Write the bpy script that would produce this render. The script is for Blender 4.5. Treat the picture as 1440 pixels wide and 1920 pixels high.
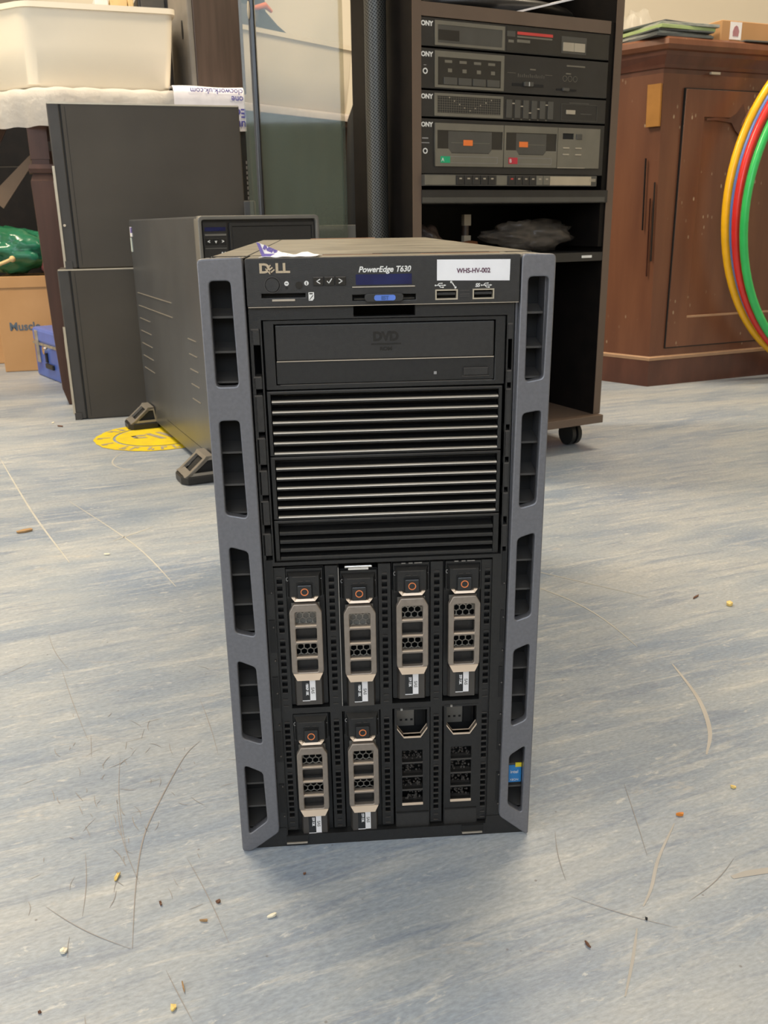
import bpy, bmesh, math, random
from mathutils import Vector, Matrix
for o in list(bpy.data.objects): bpy.data.objects.remove(o)
SC = bpy.context.scene; C = SC.collection; PI = math.pi
random.seed(7)
def rad(a): return a*PI/180

# ------------------------------------------------ camera, lights, exposure
def make_camera():
    f, cx, cy, cz, yaw, pit, rol = 1664, -.0376, -.5647, .4506, .0683, -.3155, -.0156
    fwd = Vector((math.sin(yaw)*math.cos(pit), math.cos(yaw)*math.cos(pit), math.sin(pit)))
    r0 = Vector((math.cos(yaw), -math.sin(yaw), 0)); u0 = r0.cross(fwd)
    r = math.cos(rol)*r0 + math.sin(rol)*u0; u = -math.sin(rol)*r0 + math.cos(rol)*u0
    cd = bpy.data.cameras.new('camera'); cam = bpy.data.objects.new('camera', cd); C.objects.link(cam)
    m = Matrix((r, u, -fwd)).transposed().to_4x4(); m.translation = (cx, cy, cz); cam.matrix_world = m
    cd.sensor_fit = 'HORIZONTAL'; cd.sensor_width = 36; cd.lens = f/1440*36
    cd.clip_start = .02; cd.clip_end = 50
    cd.dof.use_dof = True; cd.dof.focus_distance = .72; cd.dof.aperture_fstop = 36
    SC.camera = cam
make_camera()
SC.view_settings.view_transform = 'Standard'; SC.view_settings.look = 'None'
SC.view_settings.gamma = 1; SC.view_settings.use_curve_mapping = False
SC.view_settings.exposure = 0.0
w = bpy.data.worlds.new('world'); SC.world = w; w.use_nodes = True
w.node_tree.nodes['Background'].inputs[0].default_value = (.9, .85, .78, 1)
w.node_tree.nodes['Background'].inputs[1].default_value = .3
def area(name, loc, size, energy, col, rot=(0, 0, 0)):
    l = bpy.data.lights.new(name, 'AREA'); l.shape = 'RECTANGLE'; l.size, l.size_y = size
    l.energy = energy; l.color = col
    o = bpy.data.objects.new(name, l); C.objects.link(o); o.location = loc; o.rotation_euler = rot
    return o
WARM = (1, .84, .62)
LAMPS = [(-1.3, 1.5), (.9, 1.5), (-.6, -.7), (1.5, -.9)]
for i, (x, y) in enumerate(LAMPS):
    area('ceiling_lamp_light', (x, y, 2.63), (1.2, .28), (84, 56, 4, 4)[i], WARM)
area('window_light', (-2.9, -1.2, 1.5), (2.4, 1.5), 38, (.82, .90, 1), (0, rad(-90), 0))
area('window_light', (-.4, -2.75, 1.75), (2.6, 1.3), 42, (.70, .83, 1), (rad(90), 0, 0))

# ------------------------------------------------ materials
def mat(name, col, rough=.5, metal=0, col2=None, nscale=30, nmix=(.35, .65), bump=0, bscale=200, stretch=None,
        spec=.5, alpha=None, trans=0, coat=0, rot=0):
    m = bpy.data.materials.new(name); m.use_nodes = True; nt = m.node_tree; b = nt.nodes['Principled BSDF']
    b.inputs['Base Color'].default_value = (*col, 1); b.inputs['Roughness'].default_value = rough
    b.inputs['Metallic'].default_value = metal; b.inputs['Specular IOR Level'].default_value = spec
    b.inputs['Coat Weight'].default_value = coat
    if trans: b.inputs['Transmission Weight'].default_value = trans
    if alpha is not None: b.inputs['Alpha'].default_value = alpha
    tc = nt.nodes.new('ShaderNodeTexCoord'); mp = nt.nodes.new('ShaderNodeMapping')
    nt.links.new(tc.outputs['Object'], mp.inputs[0])
    if stretch: mp.inputs['Scale'].default_value = stretch
    mp.inputs['Rotation'].default_value = (0, 0, rot)
    if col2 is None: col2 = tuple(min(1, c*1.12+.002) for c in col)
    n = nt.nodes.new('ShaderNodeTexNoise'); n.inputs['Scale'].default_value = nscale; n.inputs['Detail'].default_value = 5
    nt.links.new(mp.outputs[0], n.inputs[0])
    r = nt.nodes.new('ShaderNodeValToRGB'); r.color_ramp.elements[0].position = nmix[0]; r.color_ramp.elements[1].position = nmix[1]
    r.color_ramp.elements[0].color = (*col, 1); r.color_ramp.elements[1].color = (*col2, 1)
    nt.links.new(n.outputs[0], r.inputs[0]); nt.links.new(r.outputs[0], b.inputs['Base Color'])
    if bump:
        n2 = nt.nodes.new('ShaderNodeTexNoise'); n2.inputs['Scale'].default_value = bscale; n2.inputs['Detail'].default_value = 3
        nt.links.new(mp.outputs[0], n2.inputs[0])
        bp = nt.nodes.new('ShaderNodeBump'); bp.inputs['Strength'].default_value = bump; bp.inputs['Distance'].default_value = .002
        nt.links.new(n2.outputs[0], bp.inputs['Height']); nt.links.new(bp.outputs[0], b.inputs['Normal'])
    return m
M = {}
M['rail'] = mat('rail_paint', (.175, .175, .190), .36, .45, nscale=400, bump=.05, bscale=900)
M['plastic'] = mat('black_plastic', (.013, .0125, .012), .38, nscale=300, bump=.12, bscale=1500)
M['panel'] = mat('panel_plastic', (.024, .0225, .021), .40, nscale=300, bump=.12, bscale=1500)
M['gloss'] = mat('gloss_black_plastic', (.018, .018, .018), .2)
M['void'] = mat('dark_recess', (.006, .006, .006), .7)
M['bronze'] = mat('bronze_metal', (.29, .245, .205), .34, .55, nscale=300)
M['bronze_dark'] = mat('bronze_dark', (.075, .067, .06), .42, .3)
M['lip'] = mat('highlit_lip', (.50, .44, .36), .36, .5)  # pale colour paints the lamp highlight along black plastic edges
M['lip2'] = mat('highlit_bronze_lip', (.74, .59, .45), .38, .35)  # brighter copy of the bronze, painting the light its lips catch
M['steeldark'] = mat('grille_steel', (.34, .32, .28), .4, .6)
M['finbrown'] = mat('fin_plastic', (.060, .056, .052), .36)
M['chrome'] = mat('chrome', (.75, .72, .68), .18, 1)
M['steel'] = mat('galvanised_steel', (.42, .40, .37), .4, .85)
M['orange'] = mat('orange_print', (.75, .22, .07), .5)
M['white'] = mat('white_print', (.78, .76, .72), .5)
M['paper'] = mat('paper_label', (.82, .80, .80), .6)
M['greytext'] = mat('grey_print', (.28, .27, .26), .5)
M['purpletext'] = mat('purple_print', (.10, .03, .06), .6)
M['lcd'] = mat('lcd_glass', (.006, .010, .06), .12, col2=(.012, .02, .10), nscale=40)
M['bluetag'] = mat('blue_tag', (.10, .20, .62), .4)
M['tagtext'] = mat('tag_print', (.04, .10, .30), .5)
M['bluesticker'] = mat('blue_sticker', (.02, .20, .50), .35)
M['yellowsticker'] = mat('yellow_sticker', (.75, .6, .03), .4)
M['dustytop'] = mat('dusty_top', (.22, .20, .165), .36, .3, col2=(.34, .31, .25), nscale=25, bump=.1, bscale=400)
M['chassis'] = mat('chassis_metal', (.05, .048, .045), .4, .4)
M['greyrim'] = mat('grey_rim', (.19, .18, .16), .42, .3)
M['sidepanel'] = mat('side_panel', (.135, .14, .15), .34, .65, nscale=12)
M['footmetal'] = mat('foot_metal', (.34, .31, .27), .4, .6)
M['pc'] = mat('computer_case_paint', (.058, .048, .036), .55, .1, col2=(.074, .062, .047), nscale=5, bump=.15, bscale=900)
M['pcdark'] = mat('computer_case_dark', (.05, .045, .04), .5)
M['darkwood'] = mat('dark_wood', (.050, .022, .014), .45, col2=(.075, .034, .02), nscale=8, stretch=(6, 6, .6))
M['redwood'] = mat('red_brown_wood', (.075, .034, .022), .42, col2=(.105, .048, .032), nscale=8, stretch=(6, 6, .6))
M['tablewood'] = mat('table_wood', (.16, .10, .055), .5, col2=(.22, .14, .08), nscale=8)
M['cloth'] = mat('quilted_white', (.74, .70, .65), .75, col2=(.80, .77, .72), nscale=9, bump=.9, bscale=55)
M['bagprint'] = mat('printed_plastic', (.72, .70, .74), .45, bump=.3, bscale=40)
M['bluetext'] = mat('blue_print', (.06, .06, .32), .5)
M['crate'] = mat('crate_plastic', (.86, .77, .61), .5, col2=(.89, .80, .65), nscale=3, bump=.05, bscale=60)
M['walnut'] = mat('walnut_veneer', (.055, .036, .027), .42, col2=(.085, .056, .042), nscale=7, stretch=(8, 8, .5))
M['greygrille'] = mat('grey_cloth', (.17, .155, .135), .85, bump=.3, bscale=1200)
M['cardboard'] = mat('cardboard', (.47, .26, .11), .8, col2=(.53, .30, .135), nscale=6)
M['cream'] = mat('cream_card', (.68, .50, .24), .7)
M['bluetin'] = mat('blue_tin', (.045, .10, .42), .35, col2=(.07, .14, .5), nscale=20, bump=.1)
M['tintop'] = mat('blue_tin_lid', (.10, .17, .55), .35)
M['worn'] = mat('worn_metal', (.30, .28, .24), .45, .5, col2=(.5, .45, .38), nscale=60)
M['greenbag'] = mat('green_plastic_bag', (.01, .11, .05), .2, col2=(.03, .2, .12), nscale=10, bump=.6, bscale=25)
M['palebag'] = mat('pale_green_bag', (.16, .22, .20), .25, bump=.5, bscale=30)
M['maroon'] = mat('maroon_cloth', (.09, .015, .025), .7)
M['rackwood'] = mat('rack_wood', (.13, .088, .062), .45, col2=(.155, .105, .075), nscale=10, stretch=(1, 1, .2))
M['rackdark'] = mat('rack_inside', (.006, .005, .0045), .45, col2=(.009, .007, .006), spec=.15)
M['hifi'] = mat('hifi_black', (.024, .022, .020), .4, bump=.05, bscale=500)
M['hifigrey'] = mat('hifi_grey', (.18, .165, .13), .4, .2)
M['hifimid'] = mat('hifi_mid', (.075, .070, .060), .4)
M['hifisilver'] = mat('hifi_silver', (.50, .44, .34), .4, .5)
M['smoke'] = mat('smoked_window', (.022, .02, .017), .12)
M['red'] = mat('red_plastic', (.62, .06, .05), .4)
M['redlabel'] = mat('red_label', (.5, .03, .05), .4)
M['greenlabel'] = mat('green_label', (.01, .36, .16), .4)
M['orangelabel'] = mat('orange_label', (.85, .20, .04), .4)
M['creambtn'] = mat('cream_button', (.42, .36, .27), .4)
M['mesh'] = mat('perforated_black', (.045, .045, .043), .45, .3)
M['hoopy'] = mat('yellow_hoop', (.88, .48, .01), .28, spec=.6)
M['hoopr'] = mat('red_hoop', (.66, .025, .02), .28, spec=.6)
M['hoopg'] = mat('green_hoop', (.03, .48, .11), .28, spec=.6)
M['hoopb'] = mat('blue_hoop', (.10, .18, .50), .28)
M['rubber'] = mat('rubber', (.012, .012, .012), .5)
M['black'] = mat('black_cloth', (.008, .008, .008), .6)
M['brownleather'] = mat('brown_leather', (.22, .085, .035), .5)
M['greencloth'] = mat('green_cloth', (.012, .028, .022), .85)
M['greycloth'] = mat('grey_cloth_jacket', (.085, .092, .092), .85)
M['magazine'] = mat('magazine_paper', (.45, .43, .38), .4, col2=(.20, .24, .22), nscale=40, stretch=(1, 1, 12))
M['magdark'] = mat('magazine_cover_dark', (.09, .10, .10), .35)
M['maggreen'] = mat('magazine_cover_green', (.36, .46, .20), .4)
M['wallpaint'] = mat('wall_paint', (.72, .64, .50), .8, col2=(.74, .66, .52), nscale=2)
M['ceilpaint'] = mat('ceiling_paint', (.78, .76, .7), .9)
M['boardgrey'] = mat('grey_brown_board', (.17, .145, .12), .8)
M['litter'] = mat('white_flake', (.80, .74, .58), .7)
M['littery'] = mat('yellow_flake', (.80, .58, .20), .6)
M['litteror'] = mat('orange_flake', (.65, .22, .03), .5)
M['litterbr'] = mat('brown_flake', (.15, .07, .04), .7)
M['leaf'] = mat('dry_leaf', (.36, .22, .10), .7)
M['lavender'] = mat('lavender_label', (.16, .12, .38), .5)
M['pinkprint'] = mat('pink_print', (.42, .20, .22), .6)
M['palelabel'] = mat('pale_label', (.5, .55, .5), .6)

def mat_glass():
    m = bpy.data.materials.new('green_reflection_glass'); m.use_nodes = True; nt = m.node_tree; nt.nodes.clear()
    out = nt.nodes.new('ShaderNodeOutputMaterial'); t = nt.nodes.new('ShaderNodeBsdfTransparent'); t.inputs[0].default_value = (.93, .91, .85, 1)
    d = nt.nodes.new('ShaderNodeBsdfDiffuse'); d.inputs[0].default_value = (.19, .25, .215, 1)  # diffuse green paints a greenish reflection into the pane
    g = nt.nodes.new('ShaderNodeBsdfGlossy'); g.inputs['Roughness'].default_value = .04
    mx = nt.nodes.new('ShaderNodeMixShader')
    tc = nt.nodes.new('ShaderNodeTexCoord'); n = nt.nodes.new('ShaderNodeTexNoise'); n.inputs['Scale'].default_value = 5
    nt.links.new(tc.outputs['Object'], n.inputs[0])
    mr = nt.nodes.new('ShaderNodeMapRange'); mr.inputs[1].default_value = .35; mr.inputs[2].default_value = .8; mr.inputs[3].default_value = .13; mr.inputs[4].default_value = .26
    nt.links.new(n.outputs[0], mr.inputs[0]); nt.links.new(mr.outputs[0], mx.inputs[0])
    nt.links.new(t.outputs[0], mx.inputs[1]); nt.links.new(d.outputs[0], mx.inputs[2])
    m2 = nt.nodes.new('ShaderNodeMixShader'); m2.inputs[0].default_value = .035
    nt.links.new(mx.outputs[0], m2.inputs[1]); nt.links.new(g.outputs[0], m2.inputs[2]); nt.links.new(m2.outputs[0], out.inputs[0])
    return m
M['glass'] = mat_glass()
def mat_film(name, tint, gl=.25):
    m = bpy.data.materials.new(name); m.use_nodes = True; nt = m.node_tree; nt.nodes.clear()
    out = nt.nodes.new('ShaderNodeOutputMaterial'); t = nt.nodes.new('ShaderNodeBsdfTransparent')
    p = nt.nodes.new('ShaderNodeBsdfPrincipled'); p.inputs['Base Color'].default_value = (*tint, 1); p.inputs['Roughness'].default_value = .15
    mx = nt.nodes.new('ShaderNodeMixShader'); mx.inputs[0].default_value = gl
    nt.links.new(t.outputs[0], mx.inputs[1]); nt.links.new(p.outputs[0], mx.inputs[2]); nt.links.new(mx.outputs[0], out.inputs[0])
    return m
M['film'] = mat_film('clear_bubble_wrap', (.80, .77, .68), .13)
M['clearbag'] = mat_film('clear_plastic_bag', (.30, .25, .20), .30)

def mat_floor():
    m = bpy.data.materials.new('blue_grey_vinyl'); m.use_nodes = True; nt = m.node_tree; b = nt.nodes['Principled BSDF']
    b.inputs['Roughness'].default_value = .38; b.inputs['Specular IOR Level'].default_value = .45
    N = nt.nodes.new; Lk = nt.links.new
    tc = N('ShaderNodeTexCoord')
    def mapped(rot, sc, loc=(0, 0, 0)):
        r = N('ShaderNodeMapping'); r.inputs['Rotation'].default_value = (0, 0, rot); Lk(tc.outputs['Object'], r.inputs[0])
        s = N('ShaderNodeMapping'); s.inputs['Scale'].default_value = sc; s.inputs['Location'].default_value = loc; Lk(r.outputs[0], s.inputs[0]); return s
    def noise(mp, scale, det=6, rough=.6, dist=0):
        n = N('ShaderNodeTexNoise'); n.inputs['Scale'].default_value = scale; n.inputs['Detail'].default_value = det
        n.inputs['Roughness'].default_value = rough; n.inputs['Distortion'].default_value = dist; Lk(mp.outputs[0], n.inputs[0]); return n
    def ramp(src, stops):
        r = N('ShaderNodeValToRGB'); cr = r.color_ramp
        while len(cr.elements) < len(stops): cr.elements.new(.5)
        for e, (p, c) in zip(cr.elements, stops): e.position = p; e.color = (*c, 1)
        Lk(src.outputs[0], r.inputs[0]); return r
    def mix(f, a, c, blend='MIX'):
        x = N('ShaderNodeMix'); x.data_type = 'RGBA'; x.blend_type = blend
        if isinstance(f, (int, float)): x.inputs[0].default_value = f
        else: Lk(f.outputs[0], x.inputs[0])
        for k, s in ((6, a), (7, c)):
            if isinstance(s, tuple): x.inputs[k].default_value = (*s, 1)
            else: Lk(s.outputs[2] if s.bl_idname == 'ShaderNodeMix' else s.outputs[0], x.inputs[k])
        return x
    A = rad(-18)
    big = ramp(noise(mapped(A, (2.6, 9, 1)), 1.0, 6, .62, .5), [(.34, (.235, .285, .360)), (.50, (.325, .362, .405)), (.64, (.400, .418, .430))])
    st = noise(mapped(A, (9, 70, 1), (3, 1, 0)), 1.0, 10, .74, .8)
    c1 = mix(ramp(st, [(.51, (0, 0, 0)), (.66, (.7, .7, .7))]), big, (.52, .52, .50))
    st2 = noise(mapped(A, (8, 55, 1), (9, 4, 0)), 1.0, 10, .72, .8)
    c2 = mix(ramp(st2, [(.51, (0, 0, 0)), (.66, (.7, .7, .7))]), c1, (.21, .25, .32))
    st3 = noise(mapped(rad(-4), (9, 34, 1), (1, 7, 0)), 1.0, 8, .75, .6)
    c3 = mix(ramp(st3, [(.60, (0, 0, 0)), (.70, (.5, .5, .5))]), c2, (.57, .50, .41))
    fk = noise(mapped(A, (55, 130, 1), (2, 5, 0)), 1.0, 6, .7, .4)
    c3 = mix(ramp(fk, [(.60, (0, 0, 0)), (.68, (.55, .55, .55))]), c3, (.62, .61, .57))
    # small dark specks
    sp = N('ShaderNodeTexVoronoi'); sp.inputs['Scale'].default_value = 42; Lk(mapped(0, (1, 1, 1)).outputs[0], sp.inputs[0])
    c4 = mix(ramp(sp, [(.025, (.6, .6, .6)), (.055, (0, 0, 0))]), c3, (.14, .12, .11))
    fine = noise(mapped(A, (60, 140, 1)), 3.0, 3, .6)
    c5 = mix(.5, c4, ramp(fine, [(.3, (.36, .36, .36)), (.7, (.66, .66, .66))]), 'OVERLAY')
    Lk(c5.outputs[2], b.inputs['Base Color'])
    rr = N('ShaderNodeMapRange'); rr.inputs[3].default_value = .30; rr.inputs[4].default_value = .50; Lk(st.outputs[0], rr.inputs[0]); Lk(rr.outputs[0], b.inputs['Roughness'])
    bp = N('ShaderNodeBump'); bp.inputs['Strength'].default_value = .06; bp.inputs['Distance'].default_value = .002; Lk(fine.outputs[0], bp.inputs['Height']); Lk(bp.outputs[0], b.inputs['Normal'])
    return m
M['floor'] = mat_floor()

def mat_cupboard():
    m = mat('antique_mahogany', (.130, .048, .025), .38, col2=(.185, .073, .036), nscale=3, stretch=(5, 5, .7), bump=.15, bscale=30)
    nt = m.node_tree; b = nt.nodes['Principled BSDF']; src = b.inputs['Base Color'].links[0].from_socket
    tc = nt.nodes.new('ShaderNodeTexCoord'); mp = nt.nodes.new('ShaderNodeMapping'); mp.inputs['Scale'].default_value = (1, 1, .45)
    v = nt.nodes.new('ShaderNodeTexVoronoi'); v.inputs['Scale'].default_value = 60; n = nt.nodes.new('ShaderNodeTexNoise'); n.inputs['Scale'].default_value = 5
    nt.links.new(tc.outputs['Object'], mp.inputs[0]); nt.links.new(mp.outputs[0], v.inputs[0]); nt.links.new(tc.outputs['Object'], n.inputs[0])
    r1 = nt.nodes.new('ShaderNodeValToRGB'); r1.color_ramp.elements[0].position = .11; r1.color_ramp.elements[0].color = (1, 1, 1, 1); r1.color_ramp.elements[1].position = .16; r1.color_ramp.elements[1].color = (0, 0, 0, 1)
    r2 = nt.nodes.new('ShaderNodeValToRGB'); r2.color_ramp.elements[0].position = .52; r2.color_ramp.elements[1].position = .60
    nt.links.new(v.outputs[0], r1.inputs[0]); nt.links.new(n.outputs[0], r2.inputs[0])
    mu = nt.nodes.new('ShaderNodeMath'); mu.operation = 'MULTIPLY'; nt.links.new(r1.outputs[0], mu.inputs[0]); nt.links.new(r2.outputs[0], mu.inputs[1])
    x = nt.nodes.new('ShaderNodeMix'); x.data_type = 'RGBA'; nt.links.new(mu.outputs[0], x.inputs[0]); nt.links.new(src, x.inputs[6]); x.inputs[7].default_value = (.42, .31, .20, 1)
    nt.links.new(x.outputs[2], b.inputs['Base Color'])
    return m
M['cupboard'] = mat_cupboard()
M['cupdark'] = mat('mahogany_dark', (.075, .028, .018), .35, col2=(.12, .045, .028), nscale=6, stretch=(3, 3, 1))
M['cuplight'] = mat('worn_wood_edge', (.40, .24, .14), .5)
M['cuppatch'] = mat('unfaded_wood', (.36, .16, .03), .45)

# ------------------------------------------------ mesh helpers
def link(name, me, m, parent=None):
    me.name = name; o = bpy.data.objects.new(name, me); C.objects.link(o)
    if m is not None and not me.materials: me.materials.append(M[m] if isinstance(m, str) else m)
    if parent:
        while parent.parent and parent.parent.parent: parent = parent.parent   # never deeper than thing > part > sub-part
        o.parent = parent
    return o
def finish(bm, smooth=None):
    bmesh.ops.recalc_face_normals(bm, faces=bm.faces)
    me = bpy.data.meshes.new('m'); bm.to_mesh(me); bm.free()
    if smooth is not None:
        for p in me.polygons: p.use_smooth = True
        me.set_sharp_from_angle(angle=rad(smooth))
    return me
def box(bm, x0, x1, y0, y1, z0, z1, bev=0):
    r = bmesh.ops.create_cube(bm, size=1)
    vs = r['verts']
    for v in vs: v.co = Vector(((x0+x1)/2+v.co.x*(x1-x0), (y0+y1)/2+v.co.y*(y1-y0), (z0+z1)/2+v.co.z*(z1-z0)))
    if bev:
        es = {e for v in vs for e in v.link_edges}
        bmesh.ops.bevel(bm, geom=list(es), offset=bev, segments=2, affect='EDGES', profile=.5)
def boxo(name, m, parent, *a, bev=0):
    bm = bmesh.new(); box(bm, *a, bev=bev); return link(name, finish(bm), m, parent)
def boxes(name, m, parent, L, bev=0):
    bm = bmesh.new()
    for a in L: box(bm, *a, bev=bev)
    return link(name, finish(bm), m, parent)
def prism(bm, pts, y0, y1):      # polygon in XZ extruded along y
    a = [bm.verts.new((x, y0, z)) for x, z in pts]; b = [bm.verts.new((x, y1, z)) for x, z in pts]
    bm.faces.new(a); bm.faces.new(b[::-1]); n = len(pts)
    for i in range(n): bm.faces.new((a[i], b[i], b[(i+1) % n], a[(i+1) % n]))
def prismx(bm, pts, x0, x1):     # polygon in YZ extruded along x
    a = [bm.verts.new((x0, y, z)) for y, z in pts]; b = [bm.verts.new((x1, y, z)) for y, z in pts]
    bm.faces.new(a); bm.faces.new(b[::-1]); n = len(pts)
    for i in range(n): bm.faces.new((a[i], b[i], b[(i+1) % n], a[(i+1) % n]))
def loft(bm, rings, cap=True):
    vr = [[bm.verts.new(p) for p in r] for r in rings]; n = len(rings[0])
    for a, b in zip(vr, vr[1:]):
        for i in range(n): bm.faces.new((a[i], a[(i+1) % n], b[(i+1) % n], b[i]))
    if cap: bm.faces.new(vr[0][::-1]); bm.faces.new(vr[-1])
def tube(bm, pts, r, n=10, closed=False, up=Vector((0, 0, 1))):
    pts = [Vector(p) for p in pts]; rings = []; N = len(pts)
    for i, p in enumerate(pts):
        t = (pts[(i+1) % N]-pts[i-1]) if closed else (pts[min(i+1, N-1)]-pts[max(i-1, 0)])
        t.normalize(); a = t.cross(up)
        if a.length < .2: a = t.cross(Vector((0, 1, 0)))
        a.normalize(); b = a.cross(t); rr = r[i] if isinstance(r, (list, tuple)) else r
        rings.append([p+a*rr*math.cos(2*PI*k/n)+b*rr*math.sin(2*PI*k/n) for k in range(n)])
    if closed: rings.append(rings[0])
    vr = [[bm.verts.new(q) for q in ring] for ring in (rings[:-1] if closed else rings)]
    if closed: vr.append(vr[0])
    for a, b in zip(vr, vr[1:]):
        for k in range(n): bm.faces.new((a[k], a[(k+1) % n], b[(k+1) % n], b[k]))
    if not closed: bm.faces.new(vr[0][::-1]); bm.faces.new(vr[-1])
def cyl_y(bm, x, z, r, y0, y1, n=24, r2=None):
    r2 = r if r2 is None else r2
    loft(bm, [[(x+r*math.cos(2*PI*k/n), y0, z+r*math.sin(2*PI*k/n)) for k in range(n)], [(x+r2*math.cos(2*PI*k/n), y1, z+r2*math.sin(2*PI*k/n)) for k in range(n)]])
def rrect(x0, x1, z0, z1, r=0, n=4):
    if r <= 0: return [(x0, z0), (x1, z0), (x1, z1), (x0, z1)]
    out = []
    for cx, cz, a0 in ((x1-r, z0+r, -90), (x1-r, z1-r, 0), (x0+r, z1-r, 90), (x0+r, z0+r, 180)):
        for k in range(n+1):
            a = rad(a0+90*k/n); out.append((cx+r*math.cos(a), cz+r*math.sin(a)))
    return out
def rpoly(pts, r, n=3):
    out = []; N = len(pts)
    for i in range(N):
        p = Vector(pts[i]); a = (Vector(pts[i-1])-p); b = (Vector(pts[(i+1) % N])-p)
        la, lb = a.length, b.length; rr = min(r, la*.45, lb*.45); A = p+a/la*rr; B = p+b/lb*rr
        for k in range(n+1):
            t = k/n; q = A*(1-t)**2+p*2*t*(1-t)+B*t*t; out.append((q.x, q.y))
    return out
def circle(x, z, r, n=24): return [(x+r*math.cos(2*PI*k/n), z+r*math.sin(2*PI*k/n)) for k in range(n)]
def from_curve(cu, y, ang=0, sx=1):
    tmp = bpy.data.objects.new('t', cu); C.objects.link(tmp)
    dg = bpy.context.evaluated_depsgraph_get()
    me = bpy.data.meshes.new_from_object(tmp.evaluated_get(dg)); bpy.data.objects.remove(tmp); bpy.data.curves.remove(cu)
    me.materials.clear()
    return me
def plate_mesh(outer, holes, y0, y1, bev=0):   # XZ outline with holes, y0 front .. y1 back
    cu = bpy.data.curves.new('c', 'CURVE'); cu.dimensions = '2D'; cu.fill_mode = 'BOTH'
    for P in [outer]+list(holes):
        s = cu.splines.new('POLY'); s.points.add(len(P)-1); s.use_cyclic_u = True
        for pt, (x, z) in zip(s.points, P): pt.co = (x, z, 0, 1)
    cu.extrude = (y1-y0)/2-bev
    if bev: cu.bevel_depth = bev; cu.bevel_resolution = 2; cu.offset = -bev
    me = from_curve(cu, 0); ym = (y0+y1)/2
    for v in me.vertices: x, z, h = v.co; v.co = (x, ym-h, z)
    return me
def plate(name, m, parent, outer, holes=(), y0=0, y1=.002, bev=0):
    return link(name, plate_mesh(outer, holes, y0, y1, bev), m, parent)
def text(name, s, size, x, z, y, m, parent, ang=0, sx=1, align='LEFT', shear=0, bold=0):
    cu = bpy.data.curves.new('f', 'FONT'); cu.body = s; cu.size = size; cu.align_x = align; cu.extrude = .00012; cu.shear = shear; cu.offset = bold
    me = from_curve(cu, 0); ca, sa = math.cos(ang), math.sin(ang)
    for v in me.vertices:
        a, b, h = v.co; a *= sx; v.co = (x+a*ca-b*sa, y-h, z+a*sa+b*ca)
    return link(name, me, m, parent)
def thing(name, label, cat, loc=(0, 0, 0), rz=0, group=None):
    o = bpy.data.objects.new(name, None); o.empty_display_size = .05; C.objects.link(o); o.location = loc; o.rotation_euler = (0, 0, rz)
    o['label'] = label; o['category'] = cat
    if group: o['group'] = group
    return o
def tag(o, label, cat, group=None):
    o['label'] = label; o['category'] = cat
    if group: o['group'] = group
    return o
def struct(name, m, *a):
    o = boxo(name, m, None, *a); o['kind'] = 'structure'; return o
def dup(o, parent=None):
    c = o.copy(); C.objects.link(c); c.parent = parent
    for ch in [x for x in list(C.objects) if x.parent == o]: dup(ch, c)
    return c

# ------------------------------------------------ room
fl = struct('floor', 'floor', -3.2, 3.4, -3, 3.6, -.05, 0)
struct('ceiling', 'ceilpaint', -3.2, 3.4, -3, 3.6, 2.7, 2.75)
struct('wall_back', 'wallpaint', -3.2, 3.4, 3.6, 3.7, 0, 2.7)
struct('wall_left', 'wallpaint', -3.3, -3.2, -3, 3.6, 0, 2.7)
struct('wall_right', 'wallpaint', 3.4, 3.5, -3, 3.6, 0, 2.7)
struct('wall_front', 'wallpaint', -3.2, 3.4, -3.1, -3, 0, 2.7)
struct('baseboard_back', 'darkwood', -3.2, 3.4, 3.58, 3.6, 0, .12)

def ribbon(bm, pts, w0, z=.0004):
    n = len(pts); vs = []
    for i, (x, y) in enumerate(pts):
        a = Vector(pts[max(0, i-1)]); b = Vector(pts[min(n-1, i+1)]); t = (b-a).normalized(); nn = Vector((-t.y, t.x))
        w = w0*(.25+.75*math.sin(PI*(i+.5)/n))/2
        vs.append((bm.verts.new((x+nn.x*w, y+nn.y*w, z)), bm.verts.new((x-nn.x*w, y-nn.y*w, z))))
    for a, b in zip(vs, vs[1:]): bm.faces.new((a[0], b[0], b[1], a[1]))
def arc(p, q, bend, n=14):
    p = Vector(p); q = Vector(q); d = q-p; nn = Vector((-d.y, d.x))
    return [tuple(p+d*(k/n)+nn*bend*math.sin(PI*k/n)) for k in range(n+1)]
M['scr_d'] = mat('scratch_dark', (.30, .27, .25), .6); M['scr_l'] = mat('scratch_light', (.47, .455, .41), .6)
M['scr_t'] = mat('scratch_tan', (.44, .41, .37), .6)
bm = bmesh.new()
def smooth(P, n=6):
    out = []; P = [P[0]]+list(P)+[P[-1]]
    for a, b, c, d in zip(P, P[1:], P[2:], P[3:]):
        for k in range(n):
            t = k/n; out.append(tuple(.5*(2*b[i]+(c[i]-a[i])*t+(2*a[i]-5*b[i]+4*c[i]-d[i])*t*t+(3*b[i]-a[i]-3*c[i]+d[i])*t**3) for i in (0, 1)))
    return out+[P[-2]]
ribbon(bm, smooth([(-.161, .156), (-.172, .131), (-.183, .07), (-.188, .024), (-.184, -.029), (-.175, -.089)]), .0010)
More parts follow.
